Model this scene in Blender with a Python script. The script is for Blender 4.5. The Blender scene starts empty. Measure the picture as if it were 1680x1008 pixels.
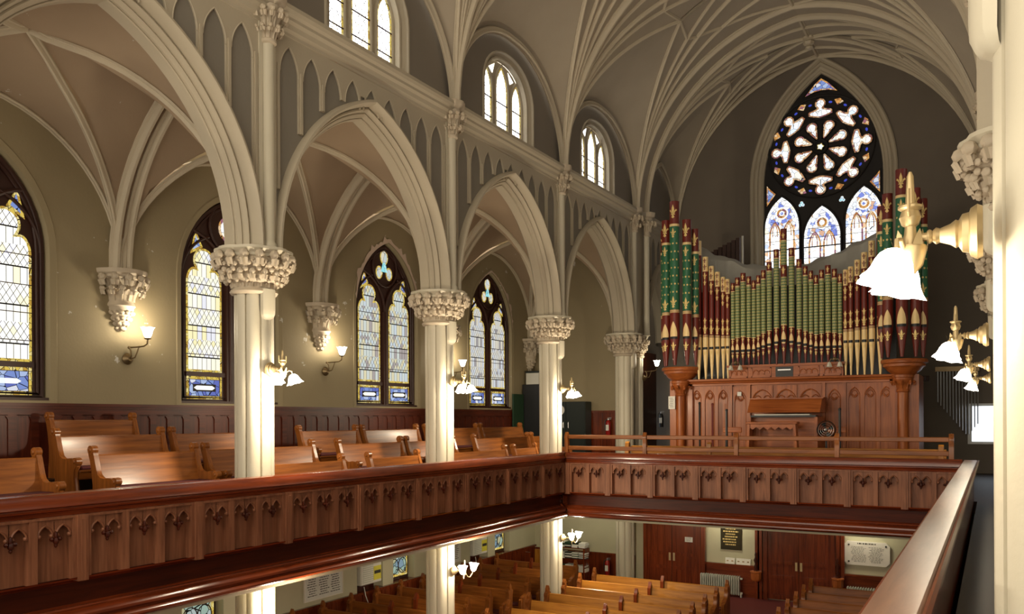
import bpy, math, random
from math import sin, cos, pi, sqrt, atan2, acos, asin, radians
from mathutils import Vector, Matrix
random.seed(7)
SC = bpy.context.scene
COL = SC.collection
GROUND = 5.25            # eye height above the nave floor; everything is laid out around eye level and lifted at the end
XC = -4.85               # nave axis
COLX = 5.15              # arcade column axis from the nave axis
PITCH = 5.007
def colY(i): return 4.136 + PITCH * i
ENDY = 28.0
LOW = -5.25              # nave floor
GAL = -1.66              # gallery floor

# ------------------------------------------------------------------ mesh builder
class MB:
    def __init__(s): s.v = []; s.f = []; s.m = []; s.mat = 0
    def add(s, vs, fs, mat=None):
        o = len(s.v); s.v += [tuple(p) for p in vs]
        k = s.mat if mat is None else mat
        for f in fs: s.f.append([i + o for i in f]); s.m.append(k)
    def box(s, x0, x1, y0, y1, z0, z1, mat=None, bev=0.0):
        x0, x1 = min(x0, x1), max(x0, x1); y0, y1 = min(y0, y1), max(y0, y1); z0, z1 = min(z0, z1), max(z0, z1)
        b = min(bev, (x1 - x0) * .45, (y1 - y0) * .45, (z1 - z0) * .45)
        if b <= 0:
            vs = [(x0,y0,z0),(x1,y0,z0),(x1,y1,z0),(x0,y1,z0),(x0,y0,z1),(x1,y0,z1),(x1,y1,z1),(x0,y1,z1)]
            s.add(vs, [(0,3,2,1),(4,5,6,7),(0,1,5,4),(1,2,6,5),(2,3,7,6),(3,0,4,7)], mat); return
        # chamfered box: rings
        def ring(z, i): return [(x0+i,y0+b,z),(x0+b,y0+i,z),(x1-b,y0+i,z),(x1-i,y0+b,z),(x1-i,y1-b,z),(x1-b,y1-i,z),(x0+b,y1-i,z),(x0+i,y1-b,z)]
        rs = [[(x0+b,y0+b,z0)]*1]
        r = [ring(z0, b), ring(z0 + b, 0), ring(z1 - b, 0), ring(z1, b)]
        s.loft(r, mat=mat, cap=True)
    def loft(s, rings, closed=True, mat=None, cap=False, loop=False):
        n = len(rings[0]); vs = [p for r in rings for p in r]; fs = []
        R = len(rings)
        for i in range(R if loop else R - 1):
            a = i * n; b = ((i + 1) % R) * n
            for j in range(n if closed else n - 1):
                k = (j + 1) % n
                fs.append((a + j, a + k, b + k, b + j))
        if cap and not loop:
            fs.append(tuple(range(n - 1, -1, -1))); fs.append(tuple((R - 1) * n + j for j in range(n)))
        s.add(vs, fs, mat)
    def lathe(s, prof, n=16, c=(0,0,0), axis='z', mat=None, cap=True, lobes=0, amp=0.0, a0=0, a1=2*pi):
        rings = []
        full = abs(a1 - a0 - 2*pi) < 1e-6
        for r, h in prof:
            ring = []
            for k in range(n if full else n + 1):
                t = a0 + (a1 - a0) * k / n; rr = r * (1 + amp * cos(lobes * t)) if lobes else r
                p = (rr * cos(t), rr * sin(t), h)
                if axis == 'x': p = (p[2], p[0], p[1])
                elif axis == 'y': p = (p[0], p[2], p[1])
                ring.append((p[0] + c[0], p[1] + c[1], p[2] + c[2]))
            rings.append(ring)
        s.loft(rings, closed=full, mat=mat, cap=cap and full)
    def tube(s, path, r, n=8, closed=False, mat=None, cap=True):
        P = [Vector(p) for p in path]; N = len(P); rings = []; up = None
        for i in range(N):
            if closed: T = P[(i + 1) % N] - P[i - 1]
            else: T = P[min(i + 1, N - 1)] - P[max(i - 1, 0)]
            if T.length < 1e-9: T = Vector((0, 0, 1))
            T.normalize()
            if up is None:
                up = Vector((0, 0, 1)) if abs(T.z) < .9 else Vector((1, 0, 0))
            A = up - T * up.dot(T)
            if A.length < 1e-6: A = T.orthogonal()
            A.normalize(); up = A; B = T.cross(A)
            rr = r[i] if isinstance(r, (list, tuple)) else r
            rings.append([tuple(P[i] + A * (rr * cos(2*pi*k/n)) + B * (rr * sin(2*pi*k/n))) for k in range(n)])
        s.loft(rings, mat=mat, cap=cap and not closed, loop=closed)
    def sweep(s, path, prof, nrm, mat=None, closedprof=False):
        """profile points (a across, b along the given normal)"""
        P = [Vector(p) for p in path]; N = len(P); rings = []
        for i in range(N):
            T = (P[min(i + 1, N - 1)] - P[max(i - 1, 0)]).normalized()
            n_ = Vector(nrm[i]); n_ = (n_ - T * n_.dot(T)).normalized(); B = T.cross(n_)
            rings.append([tuple(P[i] + B * a + n_ * b) for a, b in prof])
        s.loft(rings, closed=closedprof, mat=mat)
    def prism(s, poly, fn, d0, d1, mat=None, sidemat=None, caps=(True, True)):
        n = len(poly)
        vs = [fn(u, z, d0) for u, z in poly] + [fn(u, z, d1) for u, z in poly]
        fs = []
        if caps[0]: fs.append(tuple(range(n)))
        if caps[1]: fs.append(tuple(range(2*n - 1, n - 1, -1)))
        s.add(vs, fs, mat)
        o = len(s.v) - 2*n
        for i in range(n):
            j = (i + 1) % n
            s.f.append([o + i, o + j, o + n + j, o + n + i]); s.m.append(s.mat if (sidemat is None and mat is None) else (mat if sidemat is None else sidemat))
    def face(s, pts, mat=None): s.add(pts, [tuple(range(len(pts)))], mat)
    def ball(s, c, r, n=8, sq=(1,1,1), mat=None):
        rings = []
        m = max(4, n // 2 + 1)
        for i in range(m + 1):
            t = -pi/2 + pi * i / m; q = max(cos(t), .02)
            rings.append([(c[0] + sq[0]*r*q*cos(2*pi*k/n), c[1] + sq[1]*r*q*sin(2*pi*k/n), c[2] + sq[2]*r*sin(t)) for k in range(n)])
        s.loft(rings, mat=mat, cap=True)
    def build(s, name, mats, parent=None, off=None, smooth=35, label=None):
        if not isinstance(mats, (list, tuple)): mats = [mats]
        o = Vector((0, 0, 0)) if off is None else Vector(off)
        p = parent
        if off is None:
            while p is not None and not p.get('_local'): o = o + p.location; p = p.parent
        me = bpy.data.meshes.new(name)
        me.from_pydata([(v[0]-o.x, v[1]-o.y, v[2]-o.z) for v in s.v], [], s.f)
        for m in mats: me.materials.append(M[m] if isinstance(m, str) else m)
        me.polygons.foreach_set('material_index', s.m)
        if smooth:
            me.polygons.foreach_set('use_smooth', [True] * len(me.polygons))
            me.set_sharp_from_angle(angle=radians(smooth))
        me.update()
        ob = bpy.data.objects.new(name, me); COL.objects.link(ob)
        if parent is not None: ob.parent = parent
        if label: ob['label'] = label
        return ob

def tag(o, label=None, cat=None, group=None, kind=None):
    if label: o['label'] = label
    if cat: o['category'] = cat
    if group: o['group'] = group
    if kind: o['kind'] = kind
    return o
def thing(name, label, cat, loc=(0,0,0), rz=0, group=None, local=False):
    """an Empty at the thing's base; local=True when its parts are laid out around their own origin"""
    o = bpy.data.objects.new(name, None); COL.objects.link(o)
    o.empty_display_size = .1
    o.location = loc; o.rotation_euler = (0, 0, rz)
    if local: o['_local'] = 1
    return tag(o, label, cat, group)
def solo(name, mb, mats, label, cat, base, group=None, smooth=35, rz=0, local=False):
    """a thing that is one mesh; its origin is put at base"""
    o = mb.build(name, mats, None, off=((0,0,0) if local else base), smooth=smooth)
    o.location = base; o.rotation_euler = (0, 0, rz)
    return tag(o, label, cat, group)
def struct(name, mb, mats, smooth=35, parent=None):
    o = mb.build(name, mats, parent, smooth=smooth)
    if parent is None: o['kind'] = 'structure'
    return o
def dup(root, loc, rz=0.0, label=None, group=None):
    r = root.copy(); COL.objects.link(r); r.location = loc; r.rotation_euler = (0, 0, rz)
    if label: r['label'] = label
    if group: r['group'] = group
    for ch in root.children:
        c = ch.copy(); COL.objects.link(c); c.parent = r
        for g in ch.children:
            d = g.copy(); COL.objects.link(d); d.parent = c
    return r

# planes: (u, z, d) -> xyz, d is the distance out of the wall towards the room
def onX(x0, sgn=1): return lambda u, z, d=0.0: (x0 + sgn * d, u, z)      # wall facing +X (sgn 1) or -X
def onY(y0): return lambda u, z, d=0.0: (u, y0 - d, z)                   # wall facing the camera, -Y
def arc_pt(u, half, rise):          # height of a two-centred pointed arch above its springing at offset u
    R = (rise*rise + half*half) / (2*half); c = R - half
    q = R*R - (abs(u) + c)**2
    return sqrt(q) if q > 0 else 0.0
def lancet(u0, u1, z0, zs, za, n=7):
    """outline of a pointed opening, counter-clockwise from bottom left"""
    h = (u1 - u0) / 2; uc = (u0 + u1) / 2; rise = za - zs
    R = (rise*rise + h*h) / (2*h); c = R - h; fa = atan2(rise, c)
    pts = [(u0, z0), (u1, z0)]
    for k in range(n + 1):
        a = fa * k / n; pts.append((uc + R*cos(a) - c, zs + R*sin(a)))
    for k in range(n - 1, -1, -1):
        a = fa * k / n; pts.append((uc - R*cos(a) + c, zs + R*sin(a)))
    return pts
def trefoil_light(u0, u1, z0, zs, za):
    """outline of a light with a trefoil-cusped head"""
    uc = (u0 + u1) / 2; w = (u1 - u0) / 2; H = za - zs
    r = w * .60; zc = za - r
    right = []
    for k in range(7):
        a = pi/2 * k / 6 * .92
        right.append((uc + w - w*.46*(1 - cos(a)) , zs + (H*.44) * sin(a)))
    for k in range(11):
        a = -0.62 + (pi/2 + .62) * k / 10
        right.append((uc + r*cos(a), zc + r*sin(a)))
    left = [(2*uc - u, z) for u, z in reversed(right[:-1])]
    return [(u0, z0), (u1, z0)] + right + left
def offset(poly, d):
    """move each point of a counter-clockwise outline inwards by d"""
    n = len(poly); out = []
    for i in range(n):
        p0, p1, p2 = Vector(poly[i-1]), Vector(poly[i]), Vector(poly[(i+1) % n])
        e1 = (p1 - p0); e2 = (p2 - p1)
        if e1.length < 1e-7: e1 = e2
        if e2.length < 1e-7: e2 = e1
        n1 = Vector((-e1.y, e1.x)).normalized(); n2 = Vector((-e2.y, e2.x)).normalized()
        b = n1 + n2
        if b.length < .2: b = n1.copy()
        b.normalize(); k = max(.45, b.dot(n1))
        q = p1 + b * (d / k); out.append((q.x, q.y))
    return out
def band(mb, outer, inner, fn, d, mat=None):
    n = len(outer); vs = [fn(u, z, d) for u, z in outer] + [fn(u, z, d) for u, z in inner]
    mb.add(vs, [(i, (i+1) % n, n + (i+1) % n, n + i) for i in range(n)], mat)
def spandrel(mb, fn, u0, u1, zs, za, ztop, df, db, n=10, mat=None, b=0.0):
    """plate above a pointed opening: front face at df, returning to db inside the opening"""
    h = (u1 - u0) / 2; uc = (u0 + u1) / 2
    us = [uc - h*cos(pi*k/n) for k in range(n + 1)]
    zz = [zs + arc_pt(u - uc, h, za - zs) for u in us]
    vs = []; fs = []
    for u, z in zip(us, zz): vs += [fn(u, z, df), fn(u, max(ztop, z), df), fn(u, z, db)]
    for k in range(n):
        a = 3*k; fs += [(a, a+3, a+4, a+1), (a+2, a+5, a+3, a)]
    mb.add(vs, fs, mat)
def fbox(mb, fn, u0, u1, z0, z1, d0, d1, mat=None):
    p = fn(u0, z0, d0); q = fn(u1, z1, d1)
    mb.box(p[0], q[0], p[1], q[1], p[2], q[2], mat)
WORLD = 2.5; EXPO = 0.15
# ------------------------------------------------------------------ materials
M = {}
def nt(name):
    m = bpy.data.materials.new(name); m.use_nodes = True; t = m.node_tree
    for n in list(t.nodes): t.nodes.remove(n)
    out = t.nodes.new('ShaderNodeOutputMaterial')
    return m, t, out
def N(t, kind, **kw):
    n = t.nodes.new('ShaderNode' + kind)
    for k, v in kw.items():
        if k.startswith('i_'): n.inputs[k[2:].replace('_', ' ')].default_value = v
        else: setattr(n, k, v)
    return n
def math_(t, op, a, b=None, c=None):
    n = t.nodes.new('ShaderNodeMath'); n.operation = op
    for i, x in enumerate((a, b, c)):
        if x is None: continue
        if isinstance(x, (int, float)): n.inputs[i].default_value = x
        else: t.links.new(x, n.inputs[i])
    return n.outputs[0]
def mixc(t, fac, a, b):
    n = t.nodes.new('ShaderNodeMix'); n.data_type = 'RGBA'
    def put(s, x):
        if isinstance(x, (tuple, list)): s.default_value = tuple(x) + (1,) if len(x) == 3 else x
        elif isinstance(x, (int, float)): s.default_value = x
        else: t.links.new(x, s)
    put(n.inputs[0], fac); put(n.inputs[6], a); put(n.inputs[7], b)
    return n.outputs[2]
def srgb(h):
    c = [int(h[i:i+2], 16) / 255 for i in (0, 2, 4)]
    return tuple(x / 12.92 if x <= .04045 else ((x + .055) / 1.055) ** 2.4 for x in c)
def coords(t, scale=(1,1,1)):
    tc = N(t, 'TexCoord'); mp = N(t, 'Mapping'); mp.inputs['Scale'].default_value = scale
    t.links.new(tc.outputs['Object'], mp.inputs['Vector']); return mp.outputs[0]
def principled(t, out, **kw):
    b = N(t, 'BsdfPrincipled'); t.links.new(b.outputs[0], out.inputs[0])
    for k, v in kw.items(): b.inputs[k.replace('_', ' ')].default_value = v
    return b
def paint(name, c, rough=.62, var=.10, peel=0.0, scale=1.2, spec=.35):
    m, t, out = nt(name); b = principled(t, out, Roughness=rough); b.inputs['Specular IOR Level'].default_value = spec
    v = coords(t)
    n1 = N(t, 'TexNoise', i_Scale=scale, i_Detail=6.0); t.links.new(v, n1.inputs['Vector'])
    lo = tuple(x * (1 - var) for x in c); hi = tuple(min(1, x * (1 + var)) for x in c)
    col = mixc(t, n1.outputs[0], lo, hi)
    if peel:
        n2 = N(t, 'TexNoise', i_Scale=2.3, i_Detail=9.0, i_Roughness=.62); t.links.new(v, n2.inputs['Vector'])
        k = math_(t, 'GREATER_THAN', n2.outputs[0], peel)
        col = mixc(t, k, col, (.55, .52, .46))
    t.links.new(col, b.inputs['Base Color'])
    n3 = N(t, 'TexNoise', i_Scale=22.0, i_Detail=3.0); t.links.new(v, n3.inputs['Vector'])
    bp = N(t, 'Bump', i_Strength=.12, i_Distance=.02); t.links.new(n3.outputs[0], bp.inputs['Height'])
    t.links.new(bp.outputs[0], b.inputs['Normal'])
    M[name] = m; return m
def wood(name, dark, light, axis='y', rough=.32, coat=.25, fine=1.0, spec=.5):
    m, t, out = nt(name); b = principled(t, out, Roughness=rough)
    b.inputs['Coat Weight'].default_value = coat; b.inputs['Coat Roughness'].default_value = .18
    b.inputs['Specular IOR Level'].default_value = spec
    sc = {'x': (1.1, 15, 15), 'y': (15, 1.1, 15), 'z': (15, 15, 1.1)}[axis]
    v = coords(t, tuple(k * fine for k in sc))
    n1 = N(t, 'TexNoise', i_Scale=1.0, i_Detail=6.0, i_Roughness=.6, i_Distortion=.6); t.links.new(v, n1.inputs['Vector'])
    v2 = coords(t, (.7, .7, .7))
    n2 = N(t, 'TexNoise', i_Scale=1.0, i_Detail=2.0); t.links.new(v2, n2.inputs['Vector'])
    f = math_(t, 'ADD', math_(t, 'MULTIPLY', n1.outputs[0], .75), math_(t, 'MULTIPLY', n2.outputs[0], .35))
    r = N(t, 'ValToRGB'); r.color_ramp.elements[0].position = .34; r.color_ramp.elements[1].position = .74
    r.color_ramp.elements[0].color = dark + (1,); r.color_ramp.elements[1].color = light + (1,)
    t.links.new(f, r.inputs[0]); t.links.new(r.outputs[0], b.inputs['Base Color'])
    bp = N(t, 'Bump', i_Strength=.08, i_Distance=.01); t.links.new(n1.outputs[0], bp.inputs['Height'])
    t.links.new(bp.outputs[0], b.inputs['Normal'])
    M[name] = m; return m
def plain(name, c, rough=.5, metal=0.0, spec=.5, noise=0.06):
    m, t, out = nt(name); b = principled(t, out, Roughness=rough, Metallic=metal); b.inputs['Specular IOR Level'].default_value = spec
    n1 = N(t, 'TexNoise', i_Scale=9.0, i_Detail=3.0); t.links.new(coords(t), n1.inputs['Vector'])
    t.links.new(mixc(t, n1.outputs[0], tuple(x*(1-noise) for x in c), tuple(min(1, x*(1+noise)) for x in c)), b.inputs['Base Color'])
    M[name] = m; return m
def glow(name, c, s):
    m, t, out = nt(name); e = N(t, 'Emission'); e.inputs[0].default_value = c + (1,); e.inputs[1].default_value = s
    t.links.new(e.outputs[0], out.inputs[0]); M[name] = m; return m
def leaded(name, cols, strength, cw=.11, ch=.17, bands=True, lead=.045, axis='y'):
    """daylit leaded glass: lozenge quarries with dark cames, seen by the daylight that comes through it"""
    m, t, out = nt(name); tc = N(t, 'TexCoord'); sp = N(t, 'SeparateXYZ'); t.links.new(tc.outputs['Object'], sp.inputs[0])
    u = sp.outputs['Y' if axis == 'y' else 'X']; z = sp.outputs['Z']
    a = math_(t, 'ADD', math_(t, 'DIVIDE', u, cw), math_(t, 'DIVIDE', z, ch))
    b = math_(t, 'SUBTRACT', math_(t, 'DIVIDE', u, cw), math_(t, 'DIVIDE', z, ch))
    def near(x, w):       # 1 close to an integer
        f = math_(t, 'FRACT', x); d = math_(t, 'MINIMUM', f, math_(t, 'SUBTRACT', 1.0, f)); return math_(t, 'LESS_THAN', d, w)
    dia = math_(t, 'MAXIMUM', near(a, lead), near(b, lead))
    ia = math_(t, 'FLOOR', a); ib = math_(t, 'FLOOR', b)
    if bands:             # rows of lozenges alternate with tall upright quarries
        zr = math_(t, 'FRACT', math_(t, 'DIVIDE', z, .62)); tall = math_(t, 'GREATER_THAN', zr, .56)
        up = near(math_(t, 'DIVIDE', u, cw), lead)
        bar = near(math_(t, 'DIVIDE', z, .62), .02)
        line = math_(t, 'ADD', math_(t, 'MULTIPLY', tall, up), math_(t, 'MULTIPLY', math_(t, 'SUBTRACT', 1.0, tall), dia))
        line = math_(t, 'MAXIMUM', line, bar)
        iu = math_(t, 'FLOOR', math_(t, 'DIVIDE', u, cw))
        ia = math_(t, 'ADD', math_(t, 'MULTIPLY', tall, iu), math_(t, 'MULTIPLY', math_(t, 'SUBTRACT', 1.0, tall), ia))
        ib = math_(t, 'ADD', math_(t, 'MULTIPLY', tall, math_(t, 'FLOOR', math_(t, 'DIVIDE', z, .62))), math_(t, 'MULTIPLY', math_(t, 'SUBTRACT', 1.0, tall), ib))
    else: line = dia
    cv = N(t, 'CombineXYZ'); t.links.new(ia, cv.inputs[0]); t.links.new(ib, cv.inputs[1])
    wn = N(t, 'TexWhiteNoise'); wn.noise_dimensions = '3D'; t.links.new(cv.outputs[0], wn.inputs['Vector'])
    r = N(t, 'ValToRGB'); r.color_ramp.interpolation = 'CONSTANT'
    while len(r.color_ramp.elements) < len(cols): r.color_ramp.elements.new(.5)
    for e, (p, c) in zip(r.color_ramp.elements, cols): e.position = p; e.color = c + (1,)
    t.links.new(wn.outputs['Value'], r.inputs[0])
    col = mixc(t, line, r.outputs[0], (.012, .01, .008))
    e = N(t, 'Emission'); e.inputs[1].default_value = strength; t.links.new(col, e.inputs[0]); t.links.new(e.outputs[0], out.inputs[0])
    M[name] = m; return m
def mosaic(name, cols, strength, scale=9.0, lead=.03):
    m, t, out = nt(name); v = coords(t)
    vo = N(t, 'TexVoronoi', i_Scale=scale); t.links.new(v, vo.inputs['Vector'])
    ve = N(t, 'TexVoronoi', i_Scale=scale); ve.feature = 'DISTANCE_TO_EDGE'; t.links.new(v, ve.inputs['Vector'])
    r = N(t, 'ValToRGB'); r.color_ramp.interpolation = 'CONSTANT'
    while len(r.color_ramp.elements) < len(cols): r.color_ramp.elements.new(.5)
    for e, (p, c) in zip(r.color_ramp.elements, cols): e.position = p; e.color = c + (1,)
    sp = N(t, 'SeparateColor'); t.links.new(vo.outputs['Color'], sp.inputs[0]); t.links.new(sp.outputs[0], r.inputs[0])
    k = math_(t, 'LESS_THAN', ve.outputs['Distance'], lead)
    col = mixc(t, k, r.outputs[0], (.01, .008, .006))
    e = N(t, 'Emission'); e.inputs[1].default_value = strength; t.links.new(col, e.inputs[0]); t.links.new(e.outputs[0], out.inputs[0])
    M[name] = m; return m

paint('cream', (.445, .388, .29), rough=.55, var=.08)
paint('column_paint', (.58, .53, .41), rough=.45, var=.06)
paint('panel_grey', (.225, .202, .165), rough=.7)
paint('vault_web', (.37, .315, .24), rough=.75, var=.12)
paint('aisle_wall', (.30, .245, .145), rough=.7, var=.08, peel=.67)
paint('aisle_web', (.35, .26, .175), rough=.75, var=.1, peel=.68)
paint('rib_paint', (.54, .47, .35), rough=.6)
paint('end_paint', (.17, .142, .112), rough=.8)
paint('green_paint', (.52, .49, .34), rough=.6)
paint('clere_paint', (.215, .185, .148), rough=.75)
paint('bare_plaster', (.60, .47, .38), rough=.85)
paint('stone', (.52, .44, .33), rough=.6, var=.14, scale=5)
RED = srgb('4a1c10'); 
for ax in 'xyz':
    wood('oak_' + ax, srgb('5a2c0e'), srgb('9f5e26'), ax, rough=0.32, coat=0.12, spec=.35)
    wood('mahogany_' + ax, srgb('45190a'), srgb('853a1a'), ax, rough=.24, coat=.45, spec=.35)
    wood('panelwood_' + ax, srgb('5c3422'), srgb('9a6548'), ax, rough=0.45, coat=0.0, spec=.35)
    wood('darkwood_' + ax, srgb('280c05'), srgb('4e1d0b'), ax, rough=0.42, coat=0.0, spec=.2)
    wood('wainscot_' + ax, srgb('35120a'), srgb('642a16'), ax, rough=.40, coat=0, spec=.28)
    wood('lightoak_' + ax, srgb('78450f'), srgb('b67a2c'), ax, rough=0.36, coat=0.1, spec=.35)
    wood('organwood_' + ax, srgb('773714'), srgb('ba6a34'), ax, rough=0.38, coat=0.08, spec=.35)
wood('floorboards', srgb('1a110c'), srgb('33221a'), 'y', rough=.5, coat=0, fine=.6, spec=.25)
plain('carpet', srgb('5b130f'), rough=.95)
plain('cushion', srgb('4a0c10'), rough=.85)
plain('brass', (.50, .38, .20), rough=.42, metal=.75)
plain('old_brass', (.20, .14, .07), rough=.4, metal=.7)
plain('gilt', (.78, .58, .22), rough=.42, metal=.2)
plain('pipe_gold', (.86, .64, .31), rough=.42, metal=.1)
plain('pipe_red', srgb('6d241a'), rough=.4)
plain('pipe_green', srgb('306a4b'), rough=.42)
plain('pipe_wood', srgb('3b2116'), rough=.6)
plain('black', (.012, .012, .013), rough=.45)
plain('black_gloss', (.01, .01, .012), rough=.2)
plain('locker_green', srgb('1c2420'), rough=.45)
plain('board_green', srgb('1d3a22'), rough=.7)
plain('white', (.72, .72, .68), rough=.5)
plain('paper', (.75, .73, .66), rough=.7)
plain('tablet', (.80, .75, .68), rough=.45)
plain('ink', (.03, .025, .02), rough=.7)
plain('yellow', (.75, .68, .06), rough=.5)
plain('red_metal', srgb('9c1c18'), rough=.3)
plain('bronze', srgb('2b2410'), rough=.4, metal=.6)
plain('steel', (.5, .5, .5), rough=.3, metal=.9)
plain('tracery_dark', srgb('35190f'), rough=.5)
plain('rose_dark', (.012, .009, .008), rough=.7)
plain('sheet', (.36, .35, .31), rough=.75)
plain('radiator_paint', (.52, .53, .46), rough=.5)
plain('unlit_glass', (.62, .60, .52), rough=.25)
W = (1.0, .985, .92)
leaded('glass_clear', [(0, (1, .98, .90)), (.45, (1, .96, .80)), (.70, (.95, .93, .95)), (.84, (.96, .88, .60)), (.90, (.84, .84, .98)), (.93, (.98, .95, .86))], 1.15)
leaded('glass_second', [(0, (1, .95, .74)), (.35, (1, .97, .86)), (.6, (.95, .86, .50)), (.7, (.92, .9, .82)), (.88, (.80, .8, .86))], .98)
leaded('glass_third', [(0, (.80, .86, .80)), (.3, (.92, .84, .55)), (.5, (.75, .84, .90)), (.7, (.52, .46, .44)), (.85, (.88, .82, .62))], .72)
leaded('glass_fourth', [(0, (.88, .88, .84)), (.3, (.80, .84, .90)), (.5, (.90, .84, .70)), (.7, (.45, .42, .42)), (.85, (.85, .83, .74))], .72)
leaded('glass_high', [(0, (1, 1, .97)), (.5, (1, .97, .88)), (.75, (.95, .95, 1)), (.9, (1, .92, .7))], 3.4, cw=.16, ch=.3, bands=False, lead=.03)
mosaic('glass_border', [(0, (.85, .62, .12)), (.4, (.95, .78, .30)), (.75, (.60, .36, .06))], .75, scale=12)
mosaic('glass_blue', [(0, (.25, .35, .75)), (.4, (.50, .62, .92)), (.7, (.16, .20, .60)), (.85, (.85, .88, 1))], .75, scale=7)
mosaic('glass_orange', [(0, (.85, .42, .12)), (.35, (.55, .22, .07)), (.6, (.95, .68, .40)), (.85, (.40, .16, .22))], .75, scale=11)
mosaic('glass_white', [(0, (1, .99, .93)), (.4, (.86, .92, 1)), (.7, (1, .95, .78)), (.9, (.75, .85, .98))], 1.05, scale=5.5, lead=.022)
mosaic('glass_panel', [(0, (.98, 1, .93)), (.5, (.85, .92, .95)), (.8, (1, .97, .8))], 1.0, scale=2.5, lead=.0)
mosaic('glass_lancet', [(0, (1, 1, .98)), (.45, (.92, .96, 1)), (.68, (1, .95, .86)), (.82, (.55, .65, .98)), (.88, (.85, .5, .3)), (.93, (.95, .85, .65))], 1.2, scale=8, lead=.02)
mosaic('glass_low', [(0, (.55, .75, .62)), (.35, (.72, .84, .80)), (.6, (.75, .70, .40)), (.8, (.35, .50, .60))], .5, scale=6, lead=.04)
mosaic('glass_pale', [(0, (.62, .70, .68)), (.4, (.72, .78, .80)), (.7, (.80, .76, .62))], .8, scale=5, lead=.012)
mosaic('glass_cyan', [(0, (.32, .80, .86)), (.5, (.45, .88, .92)), (.8, (.62, .85, .98))], .85, scale=4, lead=.01)
wood('railtop', srgb('5c3a28'), srgb('875f45'), 'y', rough=.40, coat=.2)
mosaic('glass_high2', [(0, (1, 1, .98)), (.4, (.95, .97, 1)), (.7, (1, .96, .88)), (.9, (.85, .9, 1))], 1.3, scale=6, lead=.015)
mosaic('glass_rim', [(0, (.62, .34, .16)), (.35, (.40, .16, .08)), (.6, (.82, .56, .34)), (.85, (.34, .14, .14))], .8, scale=11)
glow('blue_jewel', (.07, .10, .62), .7)
mosaic('glass_sky', [(0, (.98, .98, 1)), (.3, (.45, .55, .95)), (.5, (.22, .28, .75)), (.66, (.9, .93, 1)), (.85, (.75, .45, .3))], .95, scale=8, lead=.02)
glow('daylight_pane', (.86, .93, 1.0), 1.6)
glow('shade_glow', (1.0, .92, .76), 12.0)
glow('bulb_glow', (1.0, .95, .82), 9.0)
# organ pipe stencils
def diaper():
    m, t, out = nt('pipe_diaper'); b = principled(t, out, Roughness=.42)
    tc = N(t, 'TexCoord'); sp = N(t, 'SeparateXYZ'); t.links.new(tc.outputs['Object'], sp.inputs[0])
    a = math_(t, 'ARCTAN2', sp.outputs['X'], math_(t, 'MULTIPLY', sp.outputs['Y'], -1.0))
    u = math_(t, 'MULTIPLY', a, 4/pi); z = math_(t, 'MULTIPLY', sp.outputs['Z'], 12.5)
    row = math_(t, 'FLOOR', z); uu = math_(t, 'ADD', u, math_(t, 'MULTIPLY', math_(t, 'MODULO', row, 2.0), .5))
    fu = math_(t, 'SUBTRACT', math_(t, 'FRACT', uu), .5); fz = math_(t, 'SUBTRACT', math_(t, 'FRACT', z), .5)
    d = math_(t, 'SQRT', math_(t, 'ADD', math_(t, 'MULTIPLY', fu, fu), math_(t, 'MULTIPLY', math_(t, 'ADD', fz, .08), math_(t, 'ADD', fz, .08))))
    ringm = math_(t, 'MULTIPLY', math_(t, 'GREATER_THAN', d, .27), math_(t, 'LESS_THAN', d, .44))
    ringm = math_(t, 'MULTIPLY', ringm, math_(t, 'GREATER_THAN', fz, -.22))
    dot = math_(t, 'LESS_THAN', d, .15)
    bar = math_(t, 'LESS_THAN', fz, -.38)
    c = mixc(t, ringm, srgb('5f8058'), srgb('d2bf80'))
    c = mixc(t, dot, c, srgb('dcc47c'))
    c = mixc(t, math_(t, 'MULTIPLY', bar, math_(t, 'GREATER_THAN', math_(t, 'ABSOLUTE', fu), .30)), c, srgb('6a3422'))
    t.links.new(c, b.inputs['Base Color']); M['pipe_diaper'] = m
diaper()
# ------------------------------------------------------------------ the shell of the church
SPR = 2.64               # top of the arcade capitals
STR = 6.45               # springing of the nave vault
def fx(side, x):         # x measured on the near (left) side, mirrored about the nave axis for the other one
    return x if side < 0 else 2*XC - x
WINZ = []
ARCH = [(-.02, -10.16), (-.02, -9.96), (-.005, -9.945), (.01, -9.955), (.012, -9.91), (.06, -9.86), (.085, -9.875), (.095, -9.80), (.115, -9.765), (.14, -9.775), (.15, -9.80), (.16, -9.80), (.168, -9.70),
        (.185, -9.62), (.215, -9.575), (.25, -9.58), (.27, -9.63), (.275, -9.76)]
ARCH_BACK = [(0.0, -10.16), (.05, -10.2), (.12, -10.26), (.2, -10.3), (.28, -10.32)]
def arch_mesh(mb, side, yc, half, rise, prof, n=22, spring=SPR):
    R = (rise*rise + half*half) / (2*half); c = R - half
    for s in (-1, 1):
        rings = []
        for d, x in prof:
            r = R + d; fa = acos(max(-1, min(1, c / r)))
            rings.append([(fx(side, x), yc + s*(r*cos(fa*k/n) - c), spring + r*sin(fa*k/n)) for k in range(n + 1)])
        mb.loft(rings, closed=False)
def hood_z(u, half, rise, d=.27):
    R = (rise*rise + half*half) / (2*half); c = R - half; r = R + d
    q = r*r - (abs(u) + c)**2
    return SPR + (sqrt(q) if q > 0 else 0)

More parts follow.
